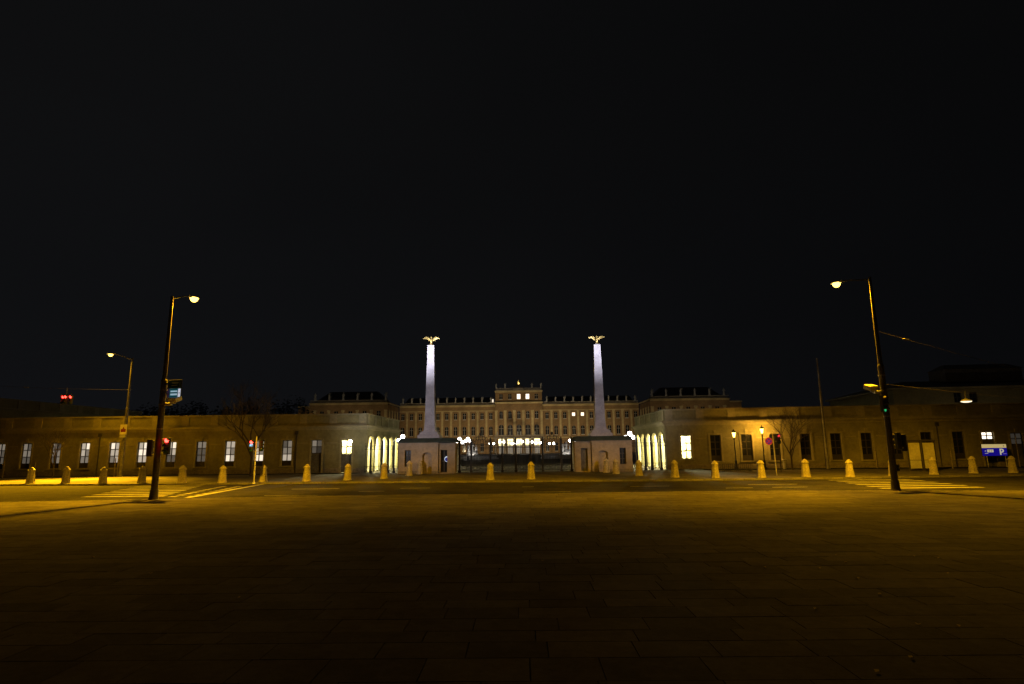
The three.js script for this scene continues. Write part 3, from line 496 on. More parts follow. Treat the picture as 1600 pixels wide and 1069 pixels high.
// ================================================================ BUILDINGS BEHIND THE STREET WINGS
{
  const t = thing('rear_building', 'taller plain range with panelled parapet rising behind the dim windowed wing', 'building', [-72, 0, -96]);
  part('wall', bx(-14, 0, 0, 8.9, -16, 16), M.plaster, t); const p = part('parapet', bx(-14, -0.05, 8.9, 10.1, -15.95, 15.95), M.plaster, t);
  part('cornice', rb(-14, 0.35, 8.75, 8.95, -16.3, 16.3, 0.04), M.trim, t); part('coping', rb(-14, 0.1, 10.1, 10.25, -16.1, 16.1, 0.03), M.trim, p);
  for (let i = 0; i < 9; i++) part('parapet_pier', rb(-0.06, 0.06, 8.952, 10.1, -15.9 + i * 3.86, -14.9 + i * 3.86, 0.02), M.trim, p);
}
{
  const c = D(1396, 620, 92), t = thing('rear_building', 'broad hipped roof building with a boxy roof lantern behind the lanterns wing', 'building', [c.x, 0, -92], -0.1), e = hAt(1440, 606, -92), r0 = hAt(1465, 592, -96), r1 = hAt(1500, 573, -96);
  const sh = rect(0, 60, 0, e - 0.3); for (const x of [9.2, 11.4]) sh.holes.push(rect(x - 0.55, x + 0.55, e - 2.4, e - 0.9, THREE.Path)); part('wall', slabShape(sh, -0.4, 0), M.plaster, t); part('inner_block', bx(0.1, 59.9, 0, e - 0.35, -24, -0.42), M.plaster, t);
  for (const x of [9.2, 11.4]) windowUnit(t, x, e - 2.4, e - 0.9, 1.1, -0.2, 2, () => M.dark);
  part('eaves', rb(-0.5, 60.5, e - 0.3, e, -24.5, 0.5, 0.05), M.trim, t);
  const g = frustum(61, 25, 48, 6, e, r0); g.translate(30, 0, -12); const rf = part('roof', g, M.zinc, t);
  const lx = D(1462, 585, 97).x - c.x, lx2 = D(1572, 585, 97).x - c.x; part('roof_lantern', [bx(lx, lx2, r0 - 0.6, r1 - 0.5, -9, -4.5), frustum(lx2 - lx + 0.4, 5, lx2 - lx - 2, 1, r1 - 0.5, r1 + 0.4).translate((lx + lx2) / 2, 0, -6.75)], M.zinc, rf);
}

for (const [x, z, w] of [[-50, -94, 'dim windowed wing'], [66, -80, 'lanterns wing']]) {  // unseen lamps added behind the wings to brighten the rear buildings
  const t = thing('added_yard_lamp', `unseen yard lamp post added to light the range behind the ${w}`, 'street lamp', [x, 0, z]); part('post', [cyl(0.07, 0.05, -0.02, 5.2, 0, 0, 10), cyl(0.12, 0.1, -0.02, 0.4, 0, 0, 10)], M.mast, t); part('globe', ball(0.2, 0, 5.4, 0, 8), glow([1, 0.8, 0.5], 6), t); part('cap', lathe([[0.22, 5.5], [0.2, 5.62], [0.001, 5.68]], 12), M.mast, t); lamp(t, [0, 5.4, 0], [1, 0.72, 0.4], 28, 0.18);
}
// ================================================================ BOLLARDS
{
  const prof = [[0.36, -0.02], [0.365, 0.05], [0.34, 0.12], [0.25, 1.0], [0.245, 1.06], [0.29, 1.09], [0.29, 1.16], [0.24, 1.2], [0.12, 1.36], [0.001, 1.42]];
  const g = lathe(prof, 8).toNonIndexed(); g.computeVertexNormals();
  const first = thing('stone_bollard', 'tapered pointed stone bollard along the far kerb', 'bollard', [0, 0, 0], 0, 'stone bollards along the far kerb'); part('shaft', ready(g), M.bollard, first);
  const first2 = null;
  const pts = [[47, 755.5], [102, 755.3], [160, 755.3], [221, 755], [284, 755], [347, 754.3], [411, 752.8], [479, 752], [543, 750.5], [600, 748], [639, 743.5], [656, 741], [766, 750], [830, 749], [948, 738.5], [963, 740.5], [999, 743.5], [1055, 746], [1118, 747], [1190, 746.5], [1260, 745.5], [1329, 745], [1396, 743.5], [1460, 741.5], [1522, 739.5], [1584, 739]];
  pts.forEach(([x, y], i) => { const p = G(x, y), turn = rr(-0.15, 0.15) + Math.PI / 8; if (!i) { first.position.copy(p); first.rotation.y = turn; } else { const o = copyOf(first, p, turn); o.rotation.z = rr(-0.012, 0.012); o.scale.setScalar(rr(0.96, 1.03)); } });
}

// ================================================================ TRAM MASTS WITH STREET LAMPS
function mast({ base, h, r0, r1, m, arm, name = 'street_lamp', label, beams, dropHead = 0 }) {
  const t = thing(name, label, 'street lamp', base);
  part('pole', [cyl(r0, r0 * 0.93, -0.02, h * 0.56, 0, 0, 20), cyl(r0 * 0.74, r1, h * 0.56, h, 0, 0, 16), lathe([[r0 * 0.93, 0], [r0 * 1.02, 0.02], [r0 * 1.0, 0.12], [r0 * 0.74, 0.2]], 20).translate(0, h * 0.56, 0)], m, t);
  part('foot', lathe([[r0 * 1.5, -0.02], [r0 * 1.5, 0.05], [r0 * 1.25, 0.12], [r0 * 1.2, 0.5], [r0 * 1.0, 0.56]], 20), m, t);
  for (const y of [h * 0.33, h * 0.45, h * 0.52]) part('clamp', cyl(r0 * 1.08, r0 * 1.08, y, y + 0.07, 0, 0, 18), M.steel, t);
  const [ax, ay, az] = arm, dir = new THREE.Vector3(ax, 0, az).normalize(), a = part('arm', [bar([0, h - 0.15, 0], [ax * 0.7, h + ay * 0.8, az * 0.7], 0.045, 0.035, 8), bar([ax * 0.7, h + ay * 0.8, az * 0.7], [ax, h + ay, az], 0.035, 0.035, 8)], m, t);
  const hd = new THREE.Group(); hd.name = 'lamp_head'; hd.position.set(ax, h + ay - dropHead, az); hd.rotation.y = Math.atan2(-dir.z, dir.x); t.add(hd);
  const ho = lathe([[0.001, 0.13], [0.1, 0.125], [0.2, 0.09], [0.24, 0.03], [0.25, 0.0]], 20); ho.scale(1.5, 1, 1); ho.translate(0.2, 0, 0); part('housing', [ho, bar([-0.25, 0.06, 0], [0.0, 0.06, 0], 0.05, 0.05, 8)], M.alu, hd);
  const bo = lathe([[0.235, 0.0], [0.225, -0.1], [0.17, -0.2], [0.09, -0.26], [0.001, -0.28]], 20); bo.translate(0.2, -0.004, 0); part('glass_bowl', bo, glow([1, 0.6, 0.1], 6), hd);
  hd.updateMatrixWorld(true); const bp = new THREE.Vector3(0.2, -0.36, 0).applyEuler(hd.rotation).add(hd.position);
  for (const [aim, cd, ang] of beams) spot(t, bp.toArray(), [bp.x + aim[0] * 5, bp.y + aim[1] * 5, bp.z + aim[2] * 5], SODIUM, cd, ang, 1, 0.12);   // the reflector throws along the street and over it
  return t;
}
const b1 = G(239.5, 780.5), b3 = G(1400, 766.5), b2 = G(188, 745);
const h1 = hAt(267, 463, b1.z), h3 = hAt(1359, 433, b3.z), h2 = hAt(205.5, 560, b2.z);
mast({ base: b1, h: h1, r0: 0.175, r1: 0.075, m: M.mast, arm: [0.28, 0.35, -1.55], label: 'dark mast with a sodium lamp, direction sign and traffic signal at the plaza kerb', beams: [[[-0.8, -1, 0.0], 1200, 0.85], [[0, -1, 0.8], 400, 1.0], [[-0.25, -1, 0.3], 750, 0.75], [[0, -1, -0.6], 2000, 0.7], [[0.75, -1, -2.0], 750, 0.2], [[0.2, -1, -0.5], 160, 1.4], [[1.4, -1, -1.25], 1500, 0.44], [[0.9, -1, 0], 500, 0.8]] });
mast({ base: b3, h: h3, r0: 0.175, r1: 0.075, m: M.mast, arm: [-0.75, 0.25, -1.95], label: 'dark mast with a sodium lamp and green signal at the plaza kerb', beams: [[[0, -1, 0.7], 900, 1.0], [[0, -1, -0.5], 2100, 0.75], [[-0.8, -1, 0.3], 1350, 0.55], [[-2, -1, -1], 2200, 0.44], [[1.0, -1, -1.3], 1500, 0.42], [[-2.0, -1, 0.2], 1500, 0.42], [[1, -1, 0], 1900, 0.65], [[-0.88, -1, -2.0], 800, 0.2], [[0.3, -1, -0.6], 260, 1.4]] });
mast({ base: b2, h: h2, r0: 0.17, r1: 0.09, m: M.steel, arm: [-1.65, 0.35, 0.9], label: 'pale mast with a sodium lamp on the far pavement before the dim windowed wing', beams: [[[0.2, -1, 0.7], 11500, 0.74], [[0.1, -1, 0.05], 200, 1.4]] });
// obelisk floodlights on the masts
function floodlight(base, px, py, dx, aim, label, cd) {
  const h = hAt(px, py, base.z), t = thing('obelisk_floodlight', label, 'floodlight', [base.x, h, base.z], 0, 'floodlights on the masts');
  part('bracket', [bar([dx * 0.16, -0.12, 0], [dx * 0.75, -0.12, 0], 0.035), bar([dx * 0.72, -0.12, 0], [dx * 0.72, 0.02, -0.0], 0.03), rb(dx * 0.2, dx * 0.55, -0.26, -0.12, -0.1, 0.1, 0.02)], M.alu, t);
  const hd = new THREE.Group(); hd.name = 'head'; hd.position.set(dx * 0.75, 0.12, 0); t.add(hd);
  const v = new THREE.Vector3(...aim).sub(new THREE.Vector3(base.x + dx * 0.75, h + 0.12, base.z)).normalize(); hd.quaternion.setFromUnitVectors(new THREE.Vector3(0, 0, -1), v);
  part('housing', rb(-0.3, 0.3, -0.14, 0.14, -0.18, 0.3, 0.05), M.alu, hd); part('lens', bx(-0.2, 0.2, -0.1, 0.1, -0.2, -0.181), glow(COOL, 6), hd);
  spot(hd, [0, 0, -0.3], [0, 0, -5], COOL, cd * 1.75, 0.26, 1, 0.15); spot(hd, [0, -0.02, -0.3], [0, -0.95, -5], COOL, cd * 0.12, 0.42, 1, 0.15);
}
floodlight(b1, 252, 627, 1, [gl.c.x, gl.top + 4.2, GZ], 'pale floodlight on the mast with the direction sign', 9500);
floodlight(b3, 1377, 608, -1, [gr.c.x, gr.top + 4.2, GZ], 'pale floodlight on the mast with the green signal', 6500);

// ================================================================ SIGNS AND SIGNALS
function canvasTex(w, h, draw) { const c = document.createElement('canvas'); c.width = w; c.height = h; draw(c.getContext('2d'), w, h); const t = new THREE.CanvasTexture(c); t.colorSpace = THREE.SRGBColorSpace; return t; }
function plate(w, h, t, m, parent, name = 'panel') { const g = new THREE.PlaneGeometry(w, h); const o = new THREE.Mesh(g, m); o.name = name; o.position.z = t; o.receiveShadow = true; parent.add(o); return o; }
{
  const p0 = D(259, 608, -b1.z), t = thing('direction_sign', 'green two-row direction sign on the mast, its lower row glowing in place of floodlight spill', 'sign', [b1.x, p0.y, b1.z], -0.22);
  const w = 0.95, ht = 1.02; part('bracket', [bar([0.17, 0.35, 0], [0.4, 0.35, -0.06], 0.03), bar([0.17, -0.3, 0], [0.4, -0.3, -0.06], 0.03)], M.steel, t);
  part('back_plate', rb(0.22, 0.22 + w, -ht / 2, ht / 2, -0.09, -0.04, 0.02), M.mast, t);
  const up = canvasTex(256, 136, (c, W, H) => { c.fillStyle = '#0d4a45'; c.fillRect(0, 0, W, H); c.strokeStyle = '#c8d0d0'; c.lineWidth = 5; c.strokeRect(6, 6, W - 12, H - 12); c.fillStyle = '#c8d0d0'; c.fillRect(70, 36, 130, 16); c.fillRect(70, 80, 110, 16); c.fillRect(224, 30, 8, 80); });
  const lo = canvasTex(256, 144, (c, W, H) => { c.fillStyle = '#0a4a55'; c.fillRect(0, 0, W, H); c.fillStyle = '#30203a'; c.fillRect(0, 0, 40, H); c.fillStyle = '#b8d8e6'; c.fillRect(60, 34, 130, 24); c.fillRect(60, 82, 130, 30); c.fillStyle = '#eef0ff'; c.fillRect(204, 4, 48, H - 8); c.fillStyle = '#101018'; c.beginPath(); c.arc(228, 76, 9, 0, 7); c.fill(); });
  const a = plate(w - 0.04, 0.46, -0.036, mat([1, 1, 1], 0.6, { map: up }), t, 'upper_row'); a.position.set(0.22 + w / 2, 0.25, -0.036);
  const b = plate(w - 0.04, 0.5, -0.036, mat([0.6, 0.6, 0.6], 0.6, { map: lo, emissive: rgb([1, 1, 1]), emissiveMap: lo, emissiveIntensity: 0.55 }), t, 'lower_row'); b.position.set(0.22 + w / 2, -0.24, -0.036);  // emission stands in for stray floodlight falling on the lower row
}
function signalHead(parent, x, y, z, on, face = 1, turn = 0) {          // three-lens head, on: 0 red, 1 amber, 2 green, -1 none
  const g = new THREE.Group(); g.name = 'signal_head'; g.position.set(x, y, z); g.rotation.y = turn; parent.add(g);
  part('housing', [rb(-0.15, 0.15, -0.48, 0.48, -0.12, 0.1, 0.04), ...[0.31, 0, -0.31].map((yy) => { const c = new THREE.CylinderGeometry(0.125, 0.125, 0.2, 14, 1, true, Math.PI / 2, Math.PI); c.rotateX(Math.PI / 2); c.rotateZ(0); c.translate(0, yy, face * 0.18); return c; })], M.black, g);
  [[1, 0.03, 0.02], [1, 0.5, 0.02], [0.05, 1, 0.35]].forEach((c, i) => { const l = new THREE.SphereGeometry(0.125, 14, 8, 0, Math.PI * 2, 0, Math.PI / 2); l.rotateX(face > 0 ? Math.PI / 2 : -Math.PI / 2); l.scale(1, 1, 0.35); l.translate(0, 0.31 - i * 0.31, face > 0 ? 0.1 : -0.12); part('lens', l, i === on ? glow(c, i === 2 ? 0.4 : 14) : mat(c.map((v) => v * 0.06 + 0.01), 0.3), g); if (i === on && i !== 2) lamp(g, [0, 0.31 - i * 0.31, face * 0.28], c, 0.9, 0.1); });
  return g;
}
{ // signal on the left plaza mast, and a second head turned away from the plaza
  const p = D(262, 690, -b1.z - 0.3), t = thing('traffic_signal', 'traffic signal showing red, clamped to the mast with the direction sign', 'traffic light', [b1.x, 0, b1.z]);
  const q = D(262, 697, -b1.z), dx = q.x - b1.x, y = q.y; signalHead(t, dx, y, 0.05, 0); part('bracket', [bar([0.16, y + 0.4, 0], [dx, y + 0.4, 0], 0.025), bar([0.16, y - 0.4, 0], [dx, y - 0.4, 0], 0.025)], M.steel, t);
  const t2 = thing('traffic_signal', 'dark back of a traffic signal on the mast with the direction sign', 'traffic light', [b1.x, 0, b1.z]); const q2 = D(234, 700, -b1.z), d2 = q2.x - b1.x; signalHead(t2, d2, q2.y, 0, -1, -1); part('bracket', [bar([-0.16, q2.y + 0.4, 0], [d2, q2.y + 0.4, 0], 0.025), bar([-0.16, q2.y - 0.4, 0], [d2, q2.y - 0.4, 0], 0.025)], M.steel, t2);
}
{ // signal post at the far kerb on the left
  const b = G(396.5, 756), t = thing('signal_post', 'slim leaning post at the kerb carrying a bright red signal and a second head', 'traffic light', b), h = hAt(401, 685, b.z);
  part('post', [cyl(0.06, 0.05, -0.02, h + 0.15, 0, 0, 10), cyl(0.13, 0.1, -0.02, 0.12, 0, 0, 12)], M.alu, t);
  const y1 = hAt(394, 691, b.z) - 0.31; signalHead(t, -0.34, y1, 0.05, 0); signalHead(t, 0.4, y1 + 0.05, 0, -1, 1, 0.9); part('bracket', [bar([-0.3, y1 + 0.42, 0], [0.36, y1 + 0.42, 0], 0.022), bar([-0.3, y1 - 0.42, 0], [0.36, y1 - 0.42, 0], 0.022)], M.steel, t);
  const bl = part('pedestrian_lamp', rb(-0.47, -0.21, y1 - 0.02, y1 + 0.16, 0.16, 0.2, 0.02), glow([0.3, 0.7, 1], 1.2), t); bl.name = 'small_blue_lamp';
}
{ // pair of striped posts beside it
  const p = G(388, 741), t = thing('barrier_post', 'two short pale posts joined by a bar beside the red signal', 'barrier', p); for (const x of [0, 0.62]) part('post', cyl(0.09, 0.09, -0.02, 0.9, x, 0, 10), M.alu, t); part('bar', bx(0, 0.62, 0.6, 0.68, -0.02, 0.02), M.steel, t);
}
{ // signals hung over the street from the span wire
  const d = 63, t = thing('hanging_signal', 'pair of red traffic signals hanging from the wire of the pale mast', 'traffic light', [0, 0, -d]), y = D(104, 622, d).y, yw = D(103, 605.5, d).y;
  for (const [px, on] of [[99, 0], [106, 0], [111, 0]]) { const x = D(px, 622, d).x; signalHead(t, x, y - 0.2, px === 106 ? 0.25 : 0, on); }
  const xa = D(97, 610, d).x, xb = D(112, 610, d).x; part('hanger', [bx(xa, xb, y + 0.36, y + 0.43, -0.04, 0.04), bar([xa, y + 0.36, 0], [xa, y - 0.9, 0], 0.03), bar([(xa + xb) / 2, y + 0.4, 0], [(xa + xb) / 2, yw, 0], 0.02)], M.steel, t);
}
{ // sign plate on the pale mast
  const p = D(194.5, 671.5, -b2.z), t = thing('notice_plate', 'white notice plate with a red block on the pale mast', 'sign', [p.x, p.y, b2.z + 0.2]);
  const tx = canvasTex(128, 180, (c, W, H) => { c.fillStyle = '#d8d2c4'; c.fillRect(0, 0, W, H); c.fillStyle = '#7a1512'; c.fillRect(18, 80, W - 36, 56); c.beginPath(); c.moveTo(64, 40); c.lineTo(86, 76); c.lineTo(42, 76); c.fill(); });
  part('plate', rb(-0.38, 0.38, -0.55, 0.55, -0.03, 0.0, 0.01), M.alu, t); plate(0.74, 1.08, 0.004, mat([1, 1, 1], 0.7, { map: tx }), t, 'print'); part('lower_plate', rb(-0.36, 0.3, -0.85, -0.62, -0.03, 0.0, 0.01), M.alu, t);
}
{ // no stopping sign and the red signal beside it
  const b = G(1214, 743), t = thing('no_stopping_sign', 'round blue and red no-stopping sign on a slim leaning post', 'sign', b), h = hAt(1208, 675, b.z); t.rotation.z = 0.02;
  part('post', cyl(0.04, 0.04, -0.02, h, 0, 0, 10), M.alu, t); const y = hAt(1202, 689.5, b.z), x = D(1202, 689.5, -b.z).x - b.x;
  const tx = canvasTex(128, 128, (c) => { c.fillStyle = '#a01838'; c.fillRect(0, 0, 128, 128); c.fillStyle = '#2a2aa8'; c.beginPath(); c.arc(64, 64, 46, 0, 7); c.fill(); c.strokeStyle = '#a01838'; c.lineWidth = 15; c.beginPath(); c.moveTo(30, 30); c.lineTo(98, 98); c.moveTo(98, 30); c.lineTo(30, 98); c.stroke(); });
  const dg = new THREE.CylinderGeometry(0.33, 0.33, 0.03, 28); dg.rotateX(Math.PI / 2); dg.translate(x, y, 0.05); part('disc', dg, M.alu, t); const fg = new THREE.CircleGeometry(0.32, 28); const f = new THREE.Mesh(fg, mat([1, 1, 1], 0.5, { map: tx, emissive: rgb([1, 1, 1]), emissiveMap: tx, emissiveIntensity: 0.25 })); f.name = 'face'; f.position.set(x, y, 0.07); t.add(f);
  part('clamp', bar([x, y, 0.03], [0, y, 0.0], 0.025), M.steel, t);
  const b2_ = G(1221, 737), t2 = thing('traffic_signal', 'dim red traffic signal on a short post beside the no-stopping sign', 'traffic light', b2_), y2 = hAt(1217, 681, b2_.z); part('post', cyl(0.05, 0.05, -0.02, y2 + 0.2, 0, 0, 10), M.mast, t2); signalHead(t2, -0.05, y2 - 0.31, 0.15, 0); t2.traverse((o) => { if (o.isPointLight) o.intensity = 0.4; if (o.name === 'lens' && o.material.emissiveIntensity > 9) { o.material = glow([1, 0.05, 0.08], 0.8); } });
}
{ // signals on the right mast
  const q = D(1380, 640, -b3.z), t = thing('traffic_signal', 'traffic signal showing green high on the mast by the zebra crossing', 'traffic light', [b3.x, 0, b3.z]), dx = q.x - b3.x; signalHead(t, dx, q.y + 0.31, 0.05, 2, 1, 0.5); part('bracket', [bar([-0.15, q.y + 0.7, 0], [dx, q.y + 0.7, 0], 0.022), bar([-0.15, q.y - 0.05, 0], [dx, q.y - 0.05, 0], 0.022)], M.steel, t);
  const q2 = D(1404, 689, -b3.z), t2 = thing('traffic_signal', 'two dark unlit signal heads on the mast by the zebra crossing', 'traffic light', [b3.x, 0, b3.z]), d2 = q2.x - b3.x; signalHead(t2, d2, q2.y, 0, -1, -1, 0.3); signalHead(t2, d2 + 0.36, q2.y - 0.1, -0.15, -1, -1, -0.8); part('bracket', [bar([0.15, q2.y + 0.36, 0], [d2 + 0.36, q2.y + 0.36, -0.1], 0.022), bar([0.15, q2.y - 0.4, 0], [d2 + 0.36, q2.y - 0.4, -0.1], 0.022)], M.steel, t2);
  const q3 = D(1404, 731, -b3.z), t3 = thing('push_button_box', 'small dark push-button box strapped to the mast by the zebra crossing', 'push button', [b3.x, q3.y, b3.z]); part('box', rb(0.17, 0.32, -0.18, 0.18, -0.08, 0.1, 0.03), M.black, t3); part('button', ball(0.045, 0.25, 0, 0.1, 6), M.steel, t3);
}
{ // two notice boards
  for (const [x0, x1, k] of [[1419, 1438.5, 0], [1441.5, 1461, 1]]) {
    const z = G((x0 + x1) / 2, 736).z, a = D(x0, 706, -z).x, b = D(x1, 706, -z).x, yt = hAt(1440, 690, z), ym = hAt(1440, 719, z), yb = hAt(1440, 732, z), w = b - a, t = thing('notice_board', k ? 'tall pale two-part notice board standing next to the bollard' : 'tall pale two-part notice board standing next to the mast', 'notice board', [(a + b) / 2, 0, z], 0, 'notice boards');
    for (const s of [-1, 1]) part('post', bx(s * w / 2 - 0.04, s * w / 2 + 0.04, -0.02, yt, -0.06, 0.06), M.mast, t);
    part('header', rb(-w / 2 - 0.1, w / 2 + 0.1, yt - 0.02, yt + 0.16, -0.12, 0.12, 0.04), M.mast, t);
    part('upper_panel', rb(-w / 2 + 0.045, w / 2 - 0.045, ym + 0.03, yt - 0.12, -0.02, 0.03, 0.01), mat([0.8, 0.76, 0.58], 0.6, { map: T.slab }), t); part('lower_panel', rb(-w / 2 + 0.045, w / 2 - 0.045, yb, ym - 0.03, -0.03, 0.02, 0.01), mat([0.7, 0.7, 0.68], 0.6, { map: T.slab }), t);
  }
}
{ // parking sign, its printed face made emissive
  const z = Gw(1555, 729).z, a = D(1534.5, 703, -z).x, b = D(1572, 703, -z).x, yt = hAt(1553, 694, z), yb = hAt(1553, 712.5, z), w = b - a, h = yt - yb, t = thing('parking_sign', 'blue glowing parking sign with white P and cream top strip on two posts', 'sign', [(a + b) / 2, 0, z], -0.06);
  const tx = canvasTex(512, 256, (c, W, H) => { c.fillStyle = '#1a10a0'; c.fillRect(0, 0, W, H); c.fillStyle = '#f0d890'; c.fillRect(0, 0, W, 82); c.fillStyle = '#30280c'; c.beginPath(); c.moveTo(476, 40); c.lineTo(446, 26); c.lineTo(446, 56); c.fill(); c.fillStyle = '#e8e4c8'; c.font = 'bold 190px sans-serif'; c.fillText('P', 345, 236); c.fillRect(105, 118, 130, 60); c.fillStyle = '#a89860'; c.fillRect(145, 124, 10, 48); c.fillRect(188, 124, 10, 48); c.fillRect(110, 144, 120, 6); c.fillStyle = '#d8d4c8'; c.beginPath(); c.moveTo(45, 148); c.lineTo(78, 134); c.lineTo(78, 162); c.fill(); c.fillRect(50, 196, 70, 10); c.fillStyle = '#9080d0'; c.fillRect(425, 205, 72, 14); });
  part('panel', rb(-w / 2, w / 2, yb, yt, -0.05, 0.05, 0.015), M.mast, t); const f = plate(w - 0.03, h - 0.03, 0.055, mat([0.5, 0.5, 0.5], 0.6, { map: tx, emissive: rgb([1, 1, 1]), emissiveMap: tx, emissiveIntensity: 0.5 }), t, 'face'); f.position.y = (yt + yb) / 2;
  for (const s of [-0.32, 0.42]) part('post', cyl(0.04, 0.04, -0.02, yb, s * w, 0, 8), M.alu, t);
}
// ================================================================ LANTERNS, FLAGPOLE, RACK, BIN, POSTS
for (const [px, py, base, where] of [[1147, 679, 734, 'at the cycle rack'], [1190, 673, 733, 'between the cycle rack and the no-stopping sign']]) {
  const b = Gw(px + (px < 1160 ? 4 : 5.5), base), y = hAt(px, py, b.z), t = thing('lantern_post', `black cast iron lantern post with orange light ${where}`, 'street lamp', b, 0, 'old lantern posts');
  part('post', lathe([[0.22, -0.02], [0.22, 0.15], [0.13, 0.3], [0.11, 0.8], [0.13, 0.85], [0.065, 1.0], [0.05, y - 0.5], [0.09, y - 0.46], [0.05, y - 0.4], [0.08, y - 0.34], [0.001, y - 0.34]], 14), M.iron, t);
  const g = lathe([[0.08, -0.3], [0.19, 0.2], [0.001, 0.2]], 6); g.translate(0, y, 0); part('lantern_glass', g, glow([1, 0.62, 0.12], 9), t);
  part('roof', lathe([[0.26, 0.2], [0.27, 0.23], [0.12, 0.38], [0.06, 0.42], [0.07, 0.5], [0.02, 0.56], [0.001, 0.66]], 6).translate(0, y + 0.004, 0), M.iron, t);
  lamp(t, [0, y - 0.02, 0], [1, 0.48, 0.05], 46, 0.12);
}
{ const b = Gw(1294, 729), h = hAt(1278, 561, b.z), t = thing('flagpole', 'tall bare tapering flagpole in front of dark windows', 'flagpole', b); part('pole', [cyl(0.13, 0.11, -0.02, h * 0.7, 0, 0, 14), cyl(0.085, 0.05, h * 0.7, h, 0, 0, 12), ball(0.09, 0, h, 0, 6)], M.steel, t); part('base', cyl(0.22, 0.2, -0.02, 0.3, 0, 0, 14), M.steel, t); part('halyard', bar([-0.15, 1.2, 0.05], [-0.09, h * 0.68, 0.04], 0.012), M.alu, t); part('cleat', rb(-0.2, -0.1, 1.1, 1.3, 0, 0.08, 0.02), M.steel, t); }
{ const a = G(1127, 736.5), b = G(1166, 735.5), w = b.x - a.x, t = thing('cycle_rack', 'low dark metal cycle rack at the foot of a lantern', 'cycle rack', [a.x, 0, (a.z + b.z) / 2 + 0.9]); for (const y of [0.12, 0.72]) part('rail', bar([0, y, 0], [w, y, 0], 0.025), M.mast, t); for (let x = 0; x <= w; x += 0.2) part('upright', bar([x, -0.01, 0], [x, 0.74, 0], 0.02, 0.02, 5), M.mast, t); for (const x of [0.05, w - 0.05]) part('foot', bx(x - 0.04, x + 0.04, -0.01, 0.05, -0.4, 0.4), M.mast, t); }
{ const b = Gw(1226.5, 730), t = thing('litter_bin', 'pale slim litter bin with a flat lid below dark windows', 'bin', b); part('body', cyl(0.17, 0.2, 0.02, 0.85, 0, 0, 14), M.alu, t); part('lid', [cyl(0.26, 0.24, 0.98, 1.06, 0, 0, 14), bar([0.14, 0.8, 0], [0.14, 1.0, 0], 0.02), bar([-0.14, 0.8, 0], [-0.14, 1.0, 0], 0.02)], M.alu, t); part('base', cyl(0.2, 0.2, -0.01, 0.03, 0, 0, 14), M.steel, t); }
const staked = [[4, 742, 715, 'beside the first dim window pair'], [178, 743, 716, 'left of the pale mast foot'], [183, 743, 717, 'hard by the pale mast foot'], [53, 742, 722, 'under the dim windows'], [1371, 732, 700, 'in front of dark windows'], [1489, 732, 700, 'between dark window and parking sign'], [1594, 729, 681, 'beyond the parking sign']];
for (const [px, yb, yt, w] of staked) { const b = Gw(px, yb), h = hAt(px, yt, b.z), t = thing('slim_post', `slim round wooden post ${w}`, 'post', b); part('shaft', [cyl(0.06, 0.05, -0.02, h, 0, 0, 8), lathe([[0.05, h], [0.03, h + 0.04], [0.001, h + 0.05]], 8)], M.stone, t); part('collar', cyl(0.075, 0.075, h - 0.25, h - 0.2, 0, 0, 8), M.steel, t); }
{ // lamp post by the lit doorway
  const b = D(547, 705, 64.5), y = hAt(548, 690, b.z), t = thing('lamp_post', 'slim post with one glaring white globe before the lit doorway', 'street lamp', [b.x, 0, b.z]); part('post', lathe([[0.12, -0.02], [0.12, 0.2], [0.05, 0.3], [0.04, y - 0.2], [0.08, y - 0.15], [0.001, y - 0.15]], 10), M.iron, t); part('globe', ball(0.19, 0, y, 0, 8), glow([1, 0.95, 0.75], 9), t); lamp(t, [0, y, 0], [1, 0.93, 0.7], 5, 0.18);
}
